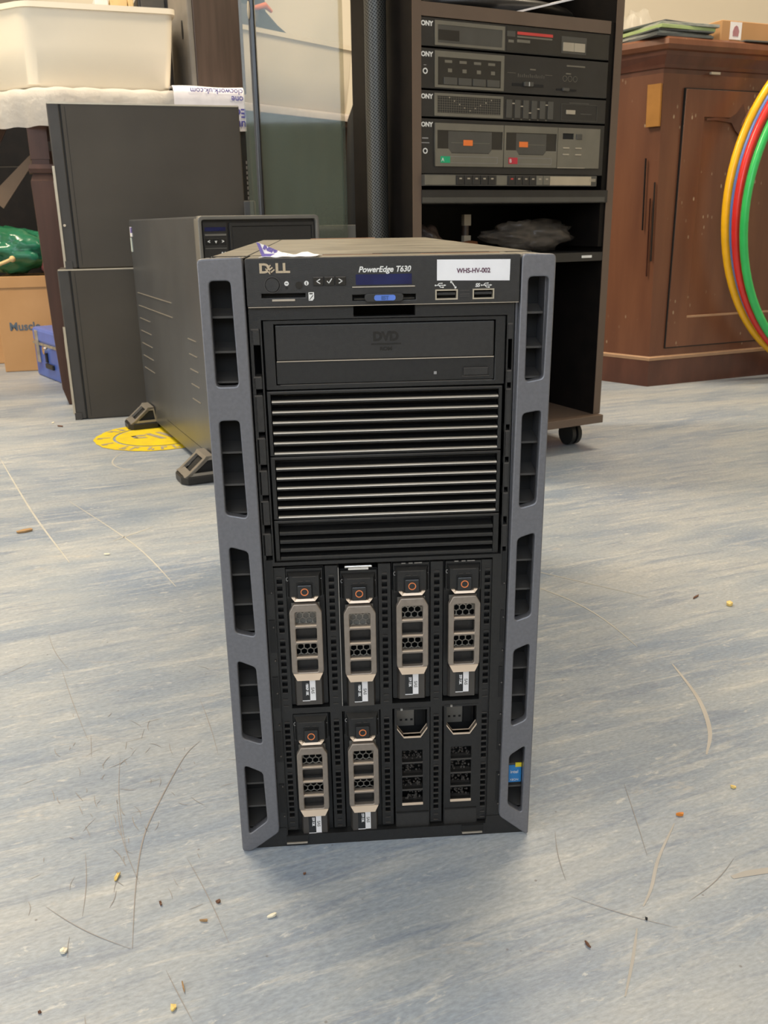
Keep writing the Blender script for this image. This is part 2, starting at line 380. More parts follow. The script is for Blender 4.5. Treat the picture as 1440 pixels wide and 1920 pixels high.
for p, q in [((-.329, .317), (-.264, .166)), ((-.229, .136), (-.197, .006)), ((-.229, .009), (-.215, -.057)), ((-.219, .074), (-.181, -.029)), ((-.151, -.004), (-.112, -.09)),
             ((-.150, -.109), (-.128, -.149)), ((-.365, .40), (-.319, .31)), ((-.171, .234), (-.142, .132)), ((-.243, -.045), (-.176, -.089)), ((-.264, .175), (-.255, .139)),
             ((-.388, .302), (-.364, .333)), ((.130, .001), (.124, -.052)), ((.203, .056), (.191, -.032)), ((.253, -.041), (.203, -.080)), ((.123, -.068), (.186, -.103))]:
    ribbon(bm, arc(p, q, random.uniform(-.04, .06)), .00050)
for k in range(90):
    x, y = random.gauss(-.225, .05), random.gauss(.08, .085); a = random.choice((-1.25, -1.35, -1.45, -.9, .3))+random.gauss(0, .25); l = random.uniform(.004, .020)
    if x > -.12: continue
    ribbon(bm, arc((x, y), (x+l*math.cos(a), y+l*math.sin(a)), random.uniform(-.1, .1), 6), random.uniform(.0003, .0006))
link('scratch_marks', finish(bm), 'scr_d', fl)
bm = bmesh.new()
ribbon(bm, smooth([(-.703, 1.259), (-.527, .882), (-.402, .635)]), .003, .0003); ribbon(bm, smooth([(-.48, .936), (-.326, .703), (-.238, .53)]), .0022, .0003)
ribbon(bm, arc((-.455, 1.30), (-.355, 1.10), -.25, 16), .003, .0003); ribbon(bm, arc((-.31, .78), (-.36, .72), 0, 4), .003, .0003)
ribbon(bm, arc((.19, .52), (.30, .30), .1), .002, .0003); ribbon(bm, arc((.16, .60), (.36, .43), 0), .0016, .0003)
link('scuff_marks', finish(bm), 'scr_l', fl)
bm = bmesh.new()
ribbon(bm, smooth([(.323, .257), (.321, .185), (.308, .128), (.289, .091)]), .0042, .0003); ribbon(bm, smooth([(.225, .002), (.198, -.036), (.182, -.065), (.170, -.082)]), .0024, .0003)
ribbon(bm, smooth([(.159, -.101), (.147, -.127), (.133, -.154)]), .002, .0003); ribbon(bm, [(.243, -.060), (.256, -.057), (.275, -.055), (.30, -.05)], .006, .0003)
link('tan_scuff_marks', finish(bm), 'scr_t', fl)

# ceiling luminaires
lamp = None
for i, (x, y) in enumerate(LAMPS):
    if lamp is None:
        lamp = thing('ceiling_light', 'ceiling light over the left side of the tables', 'light', (x, y, 2.64), group='ceiling lights')
        boxo('housing', 'white', lamp, -.62, .62, -.16, .16, .02, .06)
        for s in (-1, 1): boxo('end_cap', 'white', lamp, s*.62-.01, s*.62+.01, -.16, .16, 0, .06)
    else:
        d = dup(lamp); d.location = (x, y, 2.64); d['label'] = 'ceiling light over the '+('', 'hi-fi rack and cupboard', 'floor left of the front server', 'floor right of the front server')[i]

# ------------------------------------------------ front server
SV = thing('server_tower', 'black tower server with grey slotted side rails standing in the foreground, labelled WHS-HV-002', 'computer server')
boxes('chassis', 'chassis', SV, [(-.1075, .1075, .052, .67, 0, .4295)], bev=.0015)
o = boxes('top_cover', 'dustytop', SV, [(-.1075, .1075, .0525, .67, .4296, .4306), (-.0815, .0885, .006, .052, .4292, .4306), (-.104, -.0835, .0125, .052, .4292, .4304), (.0905, .104, .0125, .052, .4292, .4304)], bev=.0003)
boxes('top_seam', 'void', o, [(-.084, -.0828, .01, .66, .4303, .4308), (-.107, .107, .052, .0535, .4303, .4308), (.0, .08, .060, .0606, .4303, .4308)])
boxes('top_seam', 'cuplight', o, [(-.04, .005, .040, .0412, .4305, .4310), (.03, .082, .034, .0352, .4305, .4311), (-.045, .04, .662, .664, .4305, .4316)])
SL = [[(-104, 418), (-91, 418), (-90, 353), (-104, 353)], [(-104, 331), (-91, 331), (-90, 265), (-104, 268)], [(-103.5, 245), (-91, 241), (-90, 178), (-103.5, 182)],
      [(-103.5, 160), (-91, 154), (-90, 92), (-104, 98)], [(-104, 75), (-91, 68), (-90, 26), (-104, 15)]]
SR = [[(94, 417), (107, 417), (106, 353), (94, 351)], [(93, 330), (105.5, 332), (104.5, 268), (93, 265)], [(92.5, 243), (104.5, 247), (104, 185), (92.5, 181)],
      [(92.5, 158), (104, 163), (103.5, 101), (92.5, 96)], [(92, 71), (103.5, 79), (103, 20), (92, 28)]]
for side, slots, outer in ((-1, SL, [(-110.5, 431), (-82.8, 432), (-81.5, 15.5), (-103, 0), (-110, 0)]), (1, SR, [(89.5, 431), (111, 430.5), (108.5, 1), (106, 1), (85.5, 18)])):
    mm = lambda P: [(x/1000, z/1000) for x, z in P]
    rl = plate('side_rail', 'rail', SV, rpoly(mm(outer), .003), [rpoly(mm(s), .0028) for s in slots], 0, .007, .0009)
    bm = bmesh.new()
    xo = -.1105 if side < 0 else .1085
    box(bm, min(xo, xo-side*.0025), max(xo, xo-side*.0025), .006, .052, .0015, .4300)
    xi = -.0835 if side < 0 else .0875
    box(bm, min(xi, xi+side*.0015), max(xi, xi+side*.0015), .006, .030, .010, .4300)
    link('rail_wall', finish(bm), 'rail', rl)
    bm = bmesh.new(); a, b_ = sorted((xo-side*.0026, xi+side*.0016)); box(bm, a, b_, .024, .026, .003, .428); link('duct_back', finish(bm), 'void', rl)
    for s in slots:
        xa, xb = min(p[0] for p in s)/1000-.003, max(p[0] for p in s)/1000+.003; zt = max(p[1] for p in s)/1000; zb = min(p[1] for p in s)/1000
        xa, xb = max(xa, a), min(xb, b_)
        bm = bmesh.new()
        for k in (1, 2, 3):
            z = zt-(zt-zb)*k/3+(.0005 if k < 3 else .003)
            prismx(bm, [(.008, z-.0006), (.024, z+.003), (.024, z+.0005), (.008, z-.0020)], xa, xb)
        link('air_fin', finish(bm), 'finbrown', rl)
# inner bezel frame between the rails
mmp = lambda x0, x1, z0, z1, r=0: rrect(x0/1000, x1/1000, z0/1000, z1/1000, r/1000)
plate('bezel_frame', 'plastic', SV, mmp(-81.5, 86.5, 0.5, 401.5), [mmp(-74, 82, 231, 393.5), mmp(-79.5, -75, 233, 388), mmp(83, 85.5, 233, 388), mmp(-75.5, 76.5, 8.5, 228.5)]+[mmp(-16, 23, 394.5, 401)], .004, .012)
bm = bmesh.new()
prism(bm, [(-.104, 0), (.1065, 0), (.0865, .0165), (.0765, .0165), (.0755, .0100), (-.0755, .0092), (-.0765, .0165), (-.0815, .0165)], .0035, .030)
SILL = link('bottom_sill', finish(bm), 'plastic', SV)
for x0, x1 in ((-.0765, -.060), (.0575, .074)):
    boxo('foot_slot', 'void', SILL, x0, x1, .0025, .0040, .0040, .0095); boxo('slot_lip', 'lip', SILL, x0, x1-.001, .0015, .0035, .0030, .0040)
boxo('duct_liner', 'void', SV, -.082, .087, .045, .0515, .001, .43)
# side channel stubs and ledges
for side in (-1, 1):
    xs = (-.0812, -.0752) if side < 0 else (.0820, .0862)
    L = []
    for z0, z1 in ((.378, .388), (.350, .358), (.322, .346), (.300, .318), (.279, .296), (.258, .275), (.236, .252)):
        L.append((xs[0], xs[1], .004, .016, z0, z1)); boxo('channel_ledge', 'bronze_dark', SV, xs[0]+.0006, xs[1]-.0006, .0036, .015, z1-.0006, z1+.0004)
    boxes('channel_block', 'panel', SV, L, bev=.0006)
    L = [(xs[0]+.001, xs[1]-.001, .0034, .0041, 0.03+.0445*k, .055+.0445*k) for k in range(5)]
    boxes('channel_groove', 'void', SV, L)
    bm = bmesh.new()
    for k in range(8): 
        bmesh.ops.create_icosphere(bm, subdivisions=1, radius=.0009, matrix=Matrix.Translation(((xs[0]+xs[1])/2+.001, .0034, .027+.026*k)))
    link('channel_clip', finish(bm, 60), 'bronze_dark', SV)
# control panel
CP = plate('control_panel', 'panel', SV, mmp(-81.5, 88.5, 401.8, 430.8, 1), [mmp(-72.5, -45.5, 407.2, 409.8), mmp(35.5, 49, 404.5, 410), mmp(59, 72, 404.3, 409.8), mmp(-16.5, 23, 404.6, 408)], 0, .006, .0005)
boxo('panel_back', 'void', CP, -.081, .088, .0062, .011, .402, .4302)
boxo('panel_edge', 'lip', CP, -.081, .088, -.0002, .0006, .4015, .4019)
text('maker_emblem', 'D', .0078, -.0732, .4223, -.0001, 'chrome', CP, bold=.0003, sx=1.15)
bm = bmesh.new()
for k in range(3):      # the slanted three-bar letter
    a = Vector((-.0686+.0011*k, .4247-.0013*k)); d_ = Vector((math.cos(rad(38)), math.sin(rad(38))))*.0034; n_ = Vector((-d_.y, d_.x)).normalized()*.00042
    prism(bm, [tuple(a+n_), tuple(a-n_), tuple(a+d_-n_), tuple(a+d_+n_)], -.0006, 0)
a = Vector((-.0689, .4250)); b_ = Vector((-.0661, .4217)); n_ = Vector((.0005, .0004)); prism(bm, [tuple(a-n_), tuple(a+n_), tuple(b_+n_), tuple(b_-n_)], -.0006, 0)
link('maker_emblem', finish(bm), 'chrome', CP)
text('maker_emblem', 'LL', .0078, -.0633, .4223, -.0001, 'chrome', CP, bold=.0003, sx=1.15)
bm = bmesh.new(); cyl_y(bm, -.0655, .4150, .0047, -.0002, .0006); link('button_well', finish(bm), 'void', CP)
plate('button_ring', 'bronze_dark', CP, circle(-.0655, .4150, .0050, 32), [circle(-.0655, .4150, .0046, 32)], -.0004, .0002)
bm = bmesh.new(); cyl_y(bm, -.0655, .4150, .0041, -.0012, .0004, r2=.0043, n=32); link('power_button', finish(bm, 30), 'panel', CP)
bm = bmesh.new(); cyl_y(bm, -.0493, .4146, .0021, -.0009, .0004); link('info_button', finish(bm, 30), 'gloss', CP)
for nm, x in (('power_icon', -.0568), ('info_icon', -.0446)):
    bm = bmesh.new(); cyl_y(bm, x, .4157, .0014, -.0001, .0003, 16); ic = link(nm, finish(bm), 'white', CP)
text('printed_symbol', 'i', .0027, -.0446, .4148, -.0002, 'gloss', CP, align='CENTER', bold=.0001)
bm = bmesh.new(); cyl_y(bm, -.0568, .4130, .0008, -.0001, .0003, 12); link('status_light', finish(bm), 'void', CP)
boxo('printed_symbol', 'gloss', CP, -.0575, -.0561, -.0002, 0, .4155, .4159)
for k, (x0, x1) in enumerate(((-.0405, -.0342), (-.0336, -.0273), (-.0267, -.0204))):
    bt = boxo('menu_button', 'gloss', CP, x0, x1, -.0012, .0004, .4141, .4193, bev=.0003)
    boxo('button_edge', 'bronze_dark', CP, x0+.0002, x1-.0002, -.0014, .0002, .4188, .4194)
    cx = (x0+x1)/2; z = .4167
    bm = bmesh.new()
    P = {0: [(.0010, .0012), (-.0010, 0), (.0010, -.0012)], 2: [(-.0010, .0012), (.0010, 0), (-.0010, -.0012)], 1: [(-.0013, .0000), (-.0004, -.0012), (.0014, .0014)]}[k]
    for a, b_ in zip(P, P[1:]):
        a = Vector(a); b_ = Vector(b_); t = (b_-a).normalized()*.00025; n = Vector((-t.y, t.x))
        prism(bm, [(cx+q.x, z+q.y) for q in (a-t+n, a-t-n, b_+t-n, b_+t+n)], -.0015, -.0012)
    link('arrow_mark' if k != 1 else 'tick_mark', finish(bm), 'white', bt)
text('model_lettering', 'PowerEdge', .0048, -.0125, .4216, -.0001, 'white', CP, shear=.25, bold=.00011, sx=.98)
text('model_lettering', 'T630', .0048, .0104, .4216, -.0001, 'white', CP, shear=.25, bold=.00011, sx=.92)
boxo('screen', 'lcd', CP, -.0142, .0205, -.0004, .0006, .4140, .4203); boxo('screen_sill', 'lip', CP, -.0165, .0225, -.0010, .0006, .4124, .4131, bev=.0002)
lab = plate('asset_label', 'paper', CP, [(.0362, .4158), (.0818, .4150), (.0820, .4278), (.0362, .4283)], (), -.0006, -.0001)
text('label_lettering', 'WHS-HV-002', .0040, .0590, .4201, -.0007, 'purpletext', lab, align='CENTER', bold=.00008, sx=.92)
for x0, x1 in ((.0355, .049), (.059, .072)):
    p = plate('usb_port', 'hifisilver', CP, rrect(x0-.0003, x1+.0003, .4040, .4103), [rrect(x0+.0005, x1-.0005, .4048, .4095)], -.0005, .004)
    boxo('port_tongue', 'panel', p, x0+.001, x1-.001, .0008, .004, .4068, .4084)
boxes('latch_mark', 'bronze_dark', CP, [(.0508, .0567, -.0002, .0002, .4093, .4096), (.0508, .0567, -.0002, .0002, .4058, .4061), (.0508, .0567, -.0002, .0002, .4070, .4074)])
def usbicon(x, z, pre, par):
    bm = bmesh.new(); s = .0011
    def seg(a, b_, w=.00022):
        a = Vector((x+a[0]*s, z+a[1]*s)); b_ = Vector((x+b_[0]*s, z+b_[1]*s)); t = (b_-a).normalized(); n = Vector((-t.y, t.x))*w
        prism(bm, [tuple(a+n), tuple(a-n), tuple(b_-n), tuple(b_+n)], -.0002, 0)
    seg((-2.6, 0), (2.4, 0)); seg((-1.6, 0), (-.6, 1.1)); seg((-.6, 1.1), (.8, 1.1)); seg((-.8, 0), (.2, -1.1)); seg((.2, -1.1), (1.4, -1.1))
    cyl_y(bm, x-2.7*s, z, .0005, -.0002, 0, 10); cyl_y(bm, x+1*s, z+1.1*s, .0004, -.0002, 0, 10); box(bm, x+1.2*s, x+2*s, -.0002, 0, z-1.5*s, z-.7*s)
    prism(bm, [(x+2.3*s, z+.5*s), (x+3.4*s, z), (x+2.3*s, z-.5*s)], -.0002, 0)
    link('usb_symbol', finish(bm), 'white', par)
usbicon(.0383, .4128, '', CP); usbicon(.0672, .4124, '', CP)
text('printed_symbol', 'SS', .0030, .0603, .4115, -.0002, 'white', CP, shear=.2, bold=.0001)
bm = bmesh.new(); prism(bm, [(.0452, .4146), (.0457, .4149), (.0479, .4117), (.0474, .4113)], -.0002, 0); cyl_y(bm, .0452, .4147, .0007, -.0002, 0, 10); cyl_y(bm, .0478, .4114, .0007, -.0002, 0, 10); link('spanner_symbol', finish(bm), 'white', CP)
boxo('card_slot_lip', 'lip', CP, -.0660, -.0520, -.0008, .0006, .4052, .4064); 
ci = plate('card_symbol', 'white', CP, [(-.0436, .4052), (-.0412, .4052), (-.0402, .4066), (-.0402, .4102), (-.0436, .4102)], (), -.0002, .0001)
bm = bmesh.new(); prism(bm, [(-.0432, .4058), (-.0429, .4056), (-.0407, .4082), (-.0410, .4086)], -.0003, -.0002); box(bm, -.0431, -.0410, -.0003, -.0002, .4090, .4097); link('spanner_symbol', finish(bm), 'gloss', ci)
tg = plate('service_tag', 'panel', CP, rpoly([(-.0075, .4038), (.0135, .4038), (.0150, .4052), (.0150, .4078), (.0135, .4088), (-.0075, .4088), (-.0090, .4078), (-.0090, .4052)], .0006), (), -.0035, .002, .0004)
boxo('tag_side', 'gloss', tg, -.0155, .0220, -.0004, .003, .4050, .4060)
tb = plate('tag_label', 'bluetag', tg, rrect(-.0032, .0100, .4046, .4080, .0014), (), -.0038, -.0034)
tx = text('tag_lettering', 'EST', .0030, .0034, .4052, -.0039, 'tagtext', tg, align='CENTER', bold=.0001)
# optical drive
OD = plate('optical_drive', 'plastic', SV, mmp(-73, 81.5, 349, 393), [mmp(-66.5, 75, 352, 390.5)], .0060, .018, .0004)
td = boxo('drive_tray', 'panel', OD, -.0655, .0742, .0062, .016, .3675, .3898, bev=.0006)
boxo('tray_line', 'lip', OD, -.0655, .0742, .0056, .0066, .3668, .3674)  # pale strip paints the highlight along the tray edge
lf = boxo('lower_panel', 'plastic', OD, -.0660, .0747, .0068, .016, .3524, .3665, bev=.0003)
boxo('lower_edge', 'bronze_dark', OD, -.0640, .0735, .0060, .0066, .3518, .3523)
boxo('drive_light', 'greytext', OD, .0353, .0371, .0064, .0070, .3565, .3583)
eb = boxo('eject_button', 'panel', OD, .0545, .0705, .0052, .010, .3555, .3602, bev=.0003)
boxes('button_edge', 'bronze_dark', eb, [(.0545, .0705, .0051, .0056, .3600, .3604), (.0535, .0715, .0062, .0070, .3545, .3550)])
text('disc_emblem', 'DVD', .0078, .0043, .3790, .0061, 'gloss', td, align='CENTER', bold=.0004, sx=1.0)
boxes('disc_emblem', 'gloss', td, [(-.0050, .0140, .0058, .0063, .3764, .3773)])
text('disc_emblem', 'ROM', .0030, .0043, .3728, .0061, 'gloss', td, align='CENTER', bold=.0002, sx=1.2)
# louvred blanks
def louvre(z0, z1, xs, zs, lipm, first, pitch):
    LB = plate('louvred_blank', 'plastic', SV, mmp(-73, 80.5, z0, z1), [mmp(xs[0]-.6, xs[1]+.6, z0+1.2, z1-2.2)], .0060, .014, .0004)
    boxo('blank_back', 'void', LB, -.072, .080, .0142, .0155, z0/1000+.0005, z1/1000-.0005)
    boxo('blank_edge', 'bronze_dark', LB, -.072, .0798, .0056, .0064, z1/1000-.0009, z1/1000-.0004)
    for k in range(zs):
        z = (first-pitch*k)/1000
        bm = bmesh.new(); prismx(bm, [(.0044, z-.0012), (.0052, z-.0004), (.0138, z+.0010), (.0138, z-.0010), (.0060, z-.0034), (.0044, z-.0026)], xs[0]/1000, xs[1]/1000)
        lv = link('louvre', finish(bm), 'plastic', LB)
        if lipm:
            bm = bmesh.new(); prismx(bm, [(.0040, z-.0014), (.0043, z-.0008), (.0054, z-.0003), (.0054, z-.0014)], xs[0]/1000, xs[1]/1000); link('highlit_lip', finish(bm), lipm, lv)
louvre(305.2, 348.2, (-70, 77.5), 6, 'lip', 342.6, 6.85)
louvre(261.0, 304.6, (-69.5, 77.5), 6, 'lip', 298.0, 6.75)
louvre(231.0, 260.4, (-69.5, 76), 4, None, 253.0, 6.0)
# hot swap bays
boxo('bay_liner', 'void', SV, -.0755, .0765, .030, .032, .0105, .2285)
boxes('bay_divider', 'plastic', SV, [(-.0755, .0765, .0065, .030, .1120, .1165), (-.0755, .0765, .010, .030, .2262, .2290)])
def strip(xc, z0, z1, first=0):
    holes = []; ph = (z1-z0-.004)/20
    for k in range(20):
        if k in (0, 9, 18, 19): continue
        zc = z1-.002-ph*(k+.5); holes.append(rrect(xc-.0019, xc+.0019, zc-.0018, zc+.0012))
    s = plate('vent_strip', 'plastic', SV, rrect(xc-.0043, xc+.0043, z0, z1), holes, .0065, .010)
    bm = bmesh.new()
    for k in range(20):
        zc = z1-.002-ph*(k+.5); box(bm, xc-.0018, xc+.0018, .0057, .0064, zc-.0024, zc-.0020)
    link('strip_rung', finish(bm), 'bronze_dark', s)
    boxo('strip_back', 'void', s, xc-.0040, xc+.0040, .0102, .029, z0, z1)
for xc in (-.0752+.0035, -.0358, .0010, .0377, .0735):
    strip(xc, .1165, .2262); strip(xc, .0120, .1120)
def carrier(xc, zb, cap, rate, first=False):
    """one hot-swap drive carrier; xc centre, zb bottom, 109 mm tall"""
    g_ = plate('drive_carrier', 'plastic', SV, rrect(xc-.0135, xc+.0135, zb+.001, zb+.1085, .001), [rrect(xc-.0098, xc+.0098, zb+.032, zb+.080)], .010, .026)
    # central raised column, chamfered
    z = lambda q: zb+q
    bm = bmesh.new()
    loft(bm, [[(xc+sx*.0105, .010, z(q)) for sx, q in ((-1, .001), (1, .001), (1, .026), (-1, .026))], [(xc+sx*.0090, .0050, z(q)) for sx, q in ((-1, .003), (1, .003), (1, .026), (-1, .026))]])
    link('label_block', finish(bm), 'bronze_dark', g_)
    # head with release button
    bm = bmesh.new()
    loft(bm, [[(xc+sx*.0132, .010, z(q)) for sx, q in ((-1, .087), (1, .087), (1, .108), (-1, .108))], [(xc+sx*.0100, .0030, z(q)) for sx, q in ((-1, .0885), (1, .0885), (1, .1040), (-1, .1040))]])
    box(bm, xc-.0125, xc+.0125, .007, .012, z(.086), z(.108))
    hd = link('carrier_head', finish(bm), 'plastic', g_)
    boxes('head_mark', 'bronze_dark', hd, [(xc-.0080, xc+.0080, .0024, .0031, z(.1034), z(.1038)), (xc-.0042, xc-.0008, .0025, .0031, z(.1002), z(.1005)), (xc+.0010, xc+.0040, .0025, .0031, z(.1002), z(.1005))])
    boxes('status_mark', 'greytext', hd, [(xc-.0125, xc-.0102, .0058, .0065, z(.0995), z(.0999)), (xc-.0125, xc-.0121, .0058, .0065, z(.0995), z(.1022)), (xc-.0106, xc-.0102, .0058, .0065, z(.0995), z(.1022)), (xc-.0125, xc-.0102, .0058, .0065, z(.1018), z(.1022)), (xc+.0106, xc+.0109, .0058, .0065, z(.0990), z(.1018)), (xc+.0109, xc+.0118, .0058, .0065, z(.1005), z(.1008))])
    boxes('button_well', 'void', hd, [(xc-.0056, xc+.0056, .0026, .0034, z(.0878), z(.0988))])
    bt = boxo('release_button', 'gloss', hd, xc-.0049, xc+.0049, .0004, .006, z(.0880), z(.0980), bev=.0005)
    rg = plate('orange_ring', 'orange', g_, circle(xc, z(.0932), .0027), [circle(xc, z(.0932), .0021)], .0000, .0006)
    # lower lip of the head, its caught light painted into the colour
    bm = bmesh.new()
    prism(bm, [(xc-.0092, z(.0888)), (xc-.0068, z(.0888)), (xc-.0060, z(.0878)), (xc+.0060, z(.0878)), (xc+.0068, z(.0888)), (xc+.0092, z(.0888)), (xc+.0070, z(.0862)), (xc-.0070, z(.0862))], .0012, .0075)
    for v in bm.verts:
        if v.co.z < z(.087) and v.co.y > .004: v.co.z += .0008
        if v.co.z < z(.087) and v.co.y < .004: v.co.y -= .0008
    link('latch_lip', finish(bm), 'lip2', g_)
    # bronze handle frame with four windows
    out = [(xc-.0112, z(.0325)), (xc-.0082, z(.0262)), (xc+.0082, z(.0262)), (xc+.0112, z(.0325)), (xc+.0112, z(.0785)), (xc+.0080, z(.0845)), (xc-.0080, z(.0845)), (xc-.0112, z(.0785))]
    wins = [rrect(xc-.0073, xc+.0073, z(q), z(q+.0098), .0010) for q in (.0322, .0444, .0564, .0686)]
    hf = plate('handle_frame', 'bronze', g_, rpoly(out, .0008), wins, -.0008, .0040, .0007)
    bm = bmesh.new()
    loft(bm, [[(xc-.0078, -.0018, z(.0262)), (xc+.0078, -.0018, z(.0262)), (xc+.0103, -.0012, z(.0312)), (xc-.0103, -.0012, z(.0312))], [(xc-.0084, .004, z(.0270)), (xc+.0084, .004, z(.0270)), (xc+.0108, .004, z(.0322)), (xc-.0108, .004, z(.0322))]])
    link('handle_lip', finish(bm), 'lip2', hf)
    boxes('frame_rung_edge', 'lip2', hf, [(xc-.0072, xc+.0072, -.0012, .0005, z(q)-.0006, z(q)+.0001) for q in (.0444, .0564, .0686)])
    boxo('window_floor', 'bronze_dark', hf, xc-.0073, xc+.0073, .0030, .0095, z(.0305), z(.0322))
    # honeycomb grille
    hx = []; pit = .0046; hr = pit/math.sqrt(3)
    for r_ in range(12):
        for c_ in range(-2, 3):
            cx = xc+(c_+.5*(r_ % 2))*pit; cz = z(.0325)+r_*hr*1.5
            if abs(cx-xc) < .0080 and cz < z(.0795): hx.append([(cx+hr*.86*math.cos(rad(30+60*k)), cz+hr*.86*math.sin(rad(30+60*k))) for k in range(6)])
    plate('honeycomb_grille', 'steeldark', g_, rrect(xc-.0098, xc+.0098, z(.030), z(.082)), hx, .0080, .0086)
    boxes('grille_blank', 'plastic', g_, [(xc-.0096, xc+.0096, .0060, .0078, z(q)-.0046, z(q)+.0070) for q in (.0340, .0566)])
    if cap != '2TB': boxo('grille_backing', 'greyrim', g_, xc-.0096, xc+.0096, .0090, .0100, z(.0630), z(.0790))
    # sticker
    sk = boxo('capacity_sticker', 'gloss', g_, xc-.0050, xc+.0005, .0046, .0050, z(.0070), z(.0230)); boxo('white_sticker', 'paper', sk, xc+.0005, xc+.0046, .0046, .0050, z(.0066), z(.0232))
    boxo('sticker_edge', 'paper', sk, xc-.0050, xc+.0005, .0046, .0050, z(.0062), z(.0067))
    text('sticker_lettering', 'SAS', .0032, xc+.0015, z(.0172), .0045, 'greytext', sk, ang=-PI/2, bold=.00008)
    text('sticker_lettering', cap+' '+rate, .0025, xc-.0022, z(.0205), .0045, 'paper', sk, ang=-PI/2, bold=.00010, sx=.80)
    return g_
for xc, cap, rate in ((-.0545, '600GB', '10K'), (-.0170, '600GB', '15K'), (.0198, '2TB', '7.2K'), (.0565, '2TB', '7.2K')):
    carrier(xc, .1168-(.003 if rate == '15K' else -.001 if cap == '2TB' else 0), cap, rate)
boxo('exposed_drive_edge', 'steel', SV, -.0312, -.0307, .004, .028, .118, .2255)
bm = bmesh.new(); box(bm, -.0265, -.0075, .006, .012, .2240, .2256, .0004); box(bm, -.0240, -.0100, .0055, .0065, .2228, .2240); link('spring_clip', finish(bm), 'chrome', SV)
boxes('spring_clip', 'steel', SV, [(x+dx, x+dx+.0028, .0062, .0072, .2256, .2262) for x in (.0130, .0500) for dx in (0, .005, .009, .0115)])
for xc in (-.0545, -.0170): carrier(xc, .0030+(.001 if xc > -.03 else 0), '2TB', '7.2K')
def blank(xc, zb):
    z = lambda q: zb+q
    win = [(xc-.0112, z(.0925)), (xc-.0062, z(.0850)), (xc+.0062, z(.0850)), (xc+.0112, z(.0925)), (xc+.0112, z(.1070)), (xc-.0112, z(.1070))]
    g_ = plate('drive_bay_blank', 'plastic', SV, rrect(xc-.0130, xc+.0130, z(.001), z(.1085), .0008), [win]+[rrect(xc-.0078, xc+.0078, z(q), z(q+.0100), .0006) for q in (.0275, .0393, .0511, .0629)], .0062, .0095)
    bm = bmesh.new(); P = win[:4]; Q = [(x, zz-.0010) for x, zz in P]
    for a, b_, c, d in zip(P, P[1:], Q[1:], Q): prism(bm, [a, b_, c, d], .0052, .0110)
    link('pull_lip', finish(bm), 'lip2', g_)
    boxo('pocket_wall', 'panel', g_, xc-.0118, xc+.0118, .0240, .0255, z(.084), z(.107))
    boxo('inner_plate', 'greyrim', g_, xc-.0100, xc+.0030, .0225, .0238, z(.084), z(.0985))
    boxes('inner_hole', 'void', g_, [(xc-.0078+k*.0040, xc-.0060+k*.0040, .0222, .0226, z(.0885), z(.0900)) for k in range(3)]+[(xc+.0040, xc+.0098, .0225, .0238, z(.084), z(.0985))])
    boxes('slot_floor', 'bronze_dark', g_, [(xc-.0078, xc+.0078, .0060, .0135, z(q)-.0012, z(q)-.0002) for q in (.0275, .0393, .0511, .0629)])
    bm = bmesh.new()
    for k in range(120):
        q = random.choice((.0275, .0393, .0511, .0629)); 
        bmesh.ops.create_icosphere(bm, subdivisions=1, radius=random.uniform(.0005, .0012), matrix=Matrix.Translation((xc+random.uniform(-.007, .007), random.uniform(.0105, .0135), z(q)+random.uniform(0, .0065))))
    link('foam_filler', finish(bm), 'bronze_dark', g_)
    boxo('window_lip', 'lip2', g_, xc-.0080, xc+.0080, .0052, .0064, z(.0252), z(.0272), bev=.0003)
    boxes('bottom_latch', 'panel', g_, [(xc-.0122, xc+.0122, .0056, .0064, z(.002), z(.0180))])
    boxes('top_latch', 'steel', g_, [(xc-.0085, xc-.0070, .0052, .0064, z(.1072), z(.1088))])
    plate('latch_gap', 'void', g_, rrect(xc-.0122, xc+.0122, z(.0180), z(.0190)), (), .0055, .0062)
blank(.0198, .0035); blank(.0565, .0045)
st = boxo('processor_sticker', 'bluesticker', SV, .0925, .1032, .0078, .0083, .0425, .0575)
boxo('sticker_corner', 'yellowsticker', st, .0985, .1032, .0074, .0083, .0560, .0595)
text('sticker_lettering', 'intel', .0040, .0978, .0505, .0076, 'white', st, align='CENTER', sx=.9)
text('sticker_lettering', 'XEON', .0024, .0978, .0440, .0076, 'white', st, align='CENTER')
# torn inspection sticker on the lid
def sheet(name, m, parent, P, th=.0004):
    bm = bmesh.new(); rows = [[bm.verts.new(p) for p in r] for r in P]
    for a, b in zip(rows, rows[1:]):
        for i in range(len(a)-1): bm.faces.new((a[i], a[i+1], b[i+1], b[i]))
    bmesh.ops.recalc_face_normals(bm, faces=bm.faces)
    r = bmesh.ops.solidify(bm, geom=bm.faces[:], thickness=th)
    return link(name, finish(bm, 50), m, parent)
ts = sheet('torn_label', 'paper', None, [[(-.0735+.0036*k, .0085+.002*math.sin(k*1.3), .4311+.0006*abs(math.sin(k*1.1))) for k in range(11)], [(-.072+.0036*k, .018+.003*math.cos(k*2.3), .4313+.0026*abs(math.sin(k*.75+2.2))*(k > 2)) for k in range(11)], [(-.070+.0036*k, .026+.004*math.sin(k*2), .4310+.0005*(k % 3)) for k in range(11)]])
tag(ts, 'torn crumpled white and blue inspection label lying on the lid of the front server', 'label')
def cq(u, v): return (-.0715+.0160*u-.0035*v+.004*u*v*0, .016+.006*v, .4312+.0088*v*(1-.75*u)+.0012*(1-v)*u)
sheet('raised_corner', 'paper', ts, [[cq(u, v) for u in (0, .33, .66, 1)] for v in (0, .5, 1)], .0003)
sheet('blue_band', 'lavender', ts, [[(p[0]-.0002, p[1]-.0006, p[2]) for p in (cq(u, v) for u in (0, .14))] for v in (.05, .5, 1)], .0002)
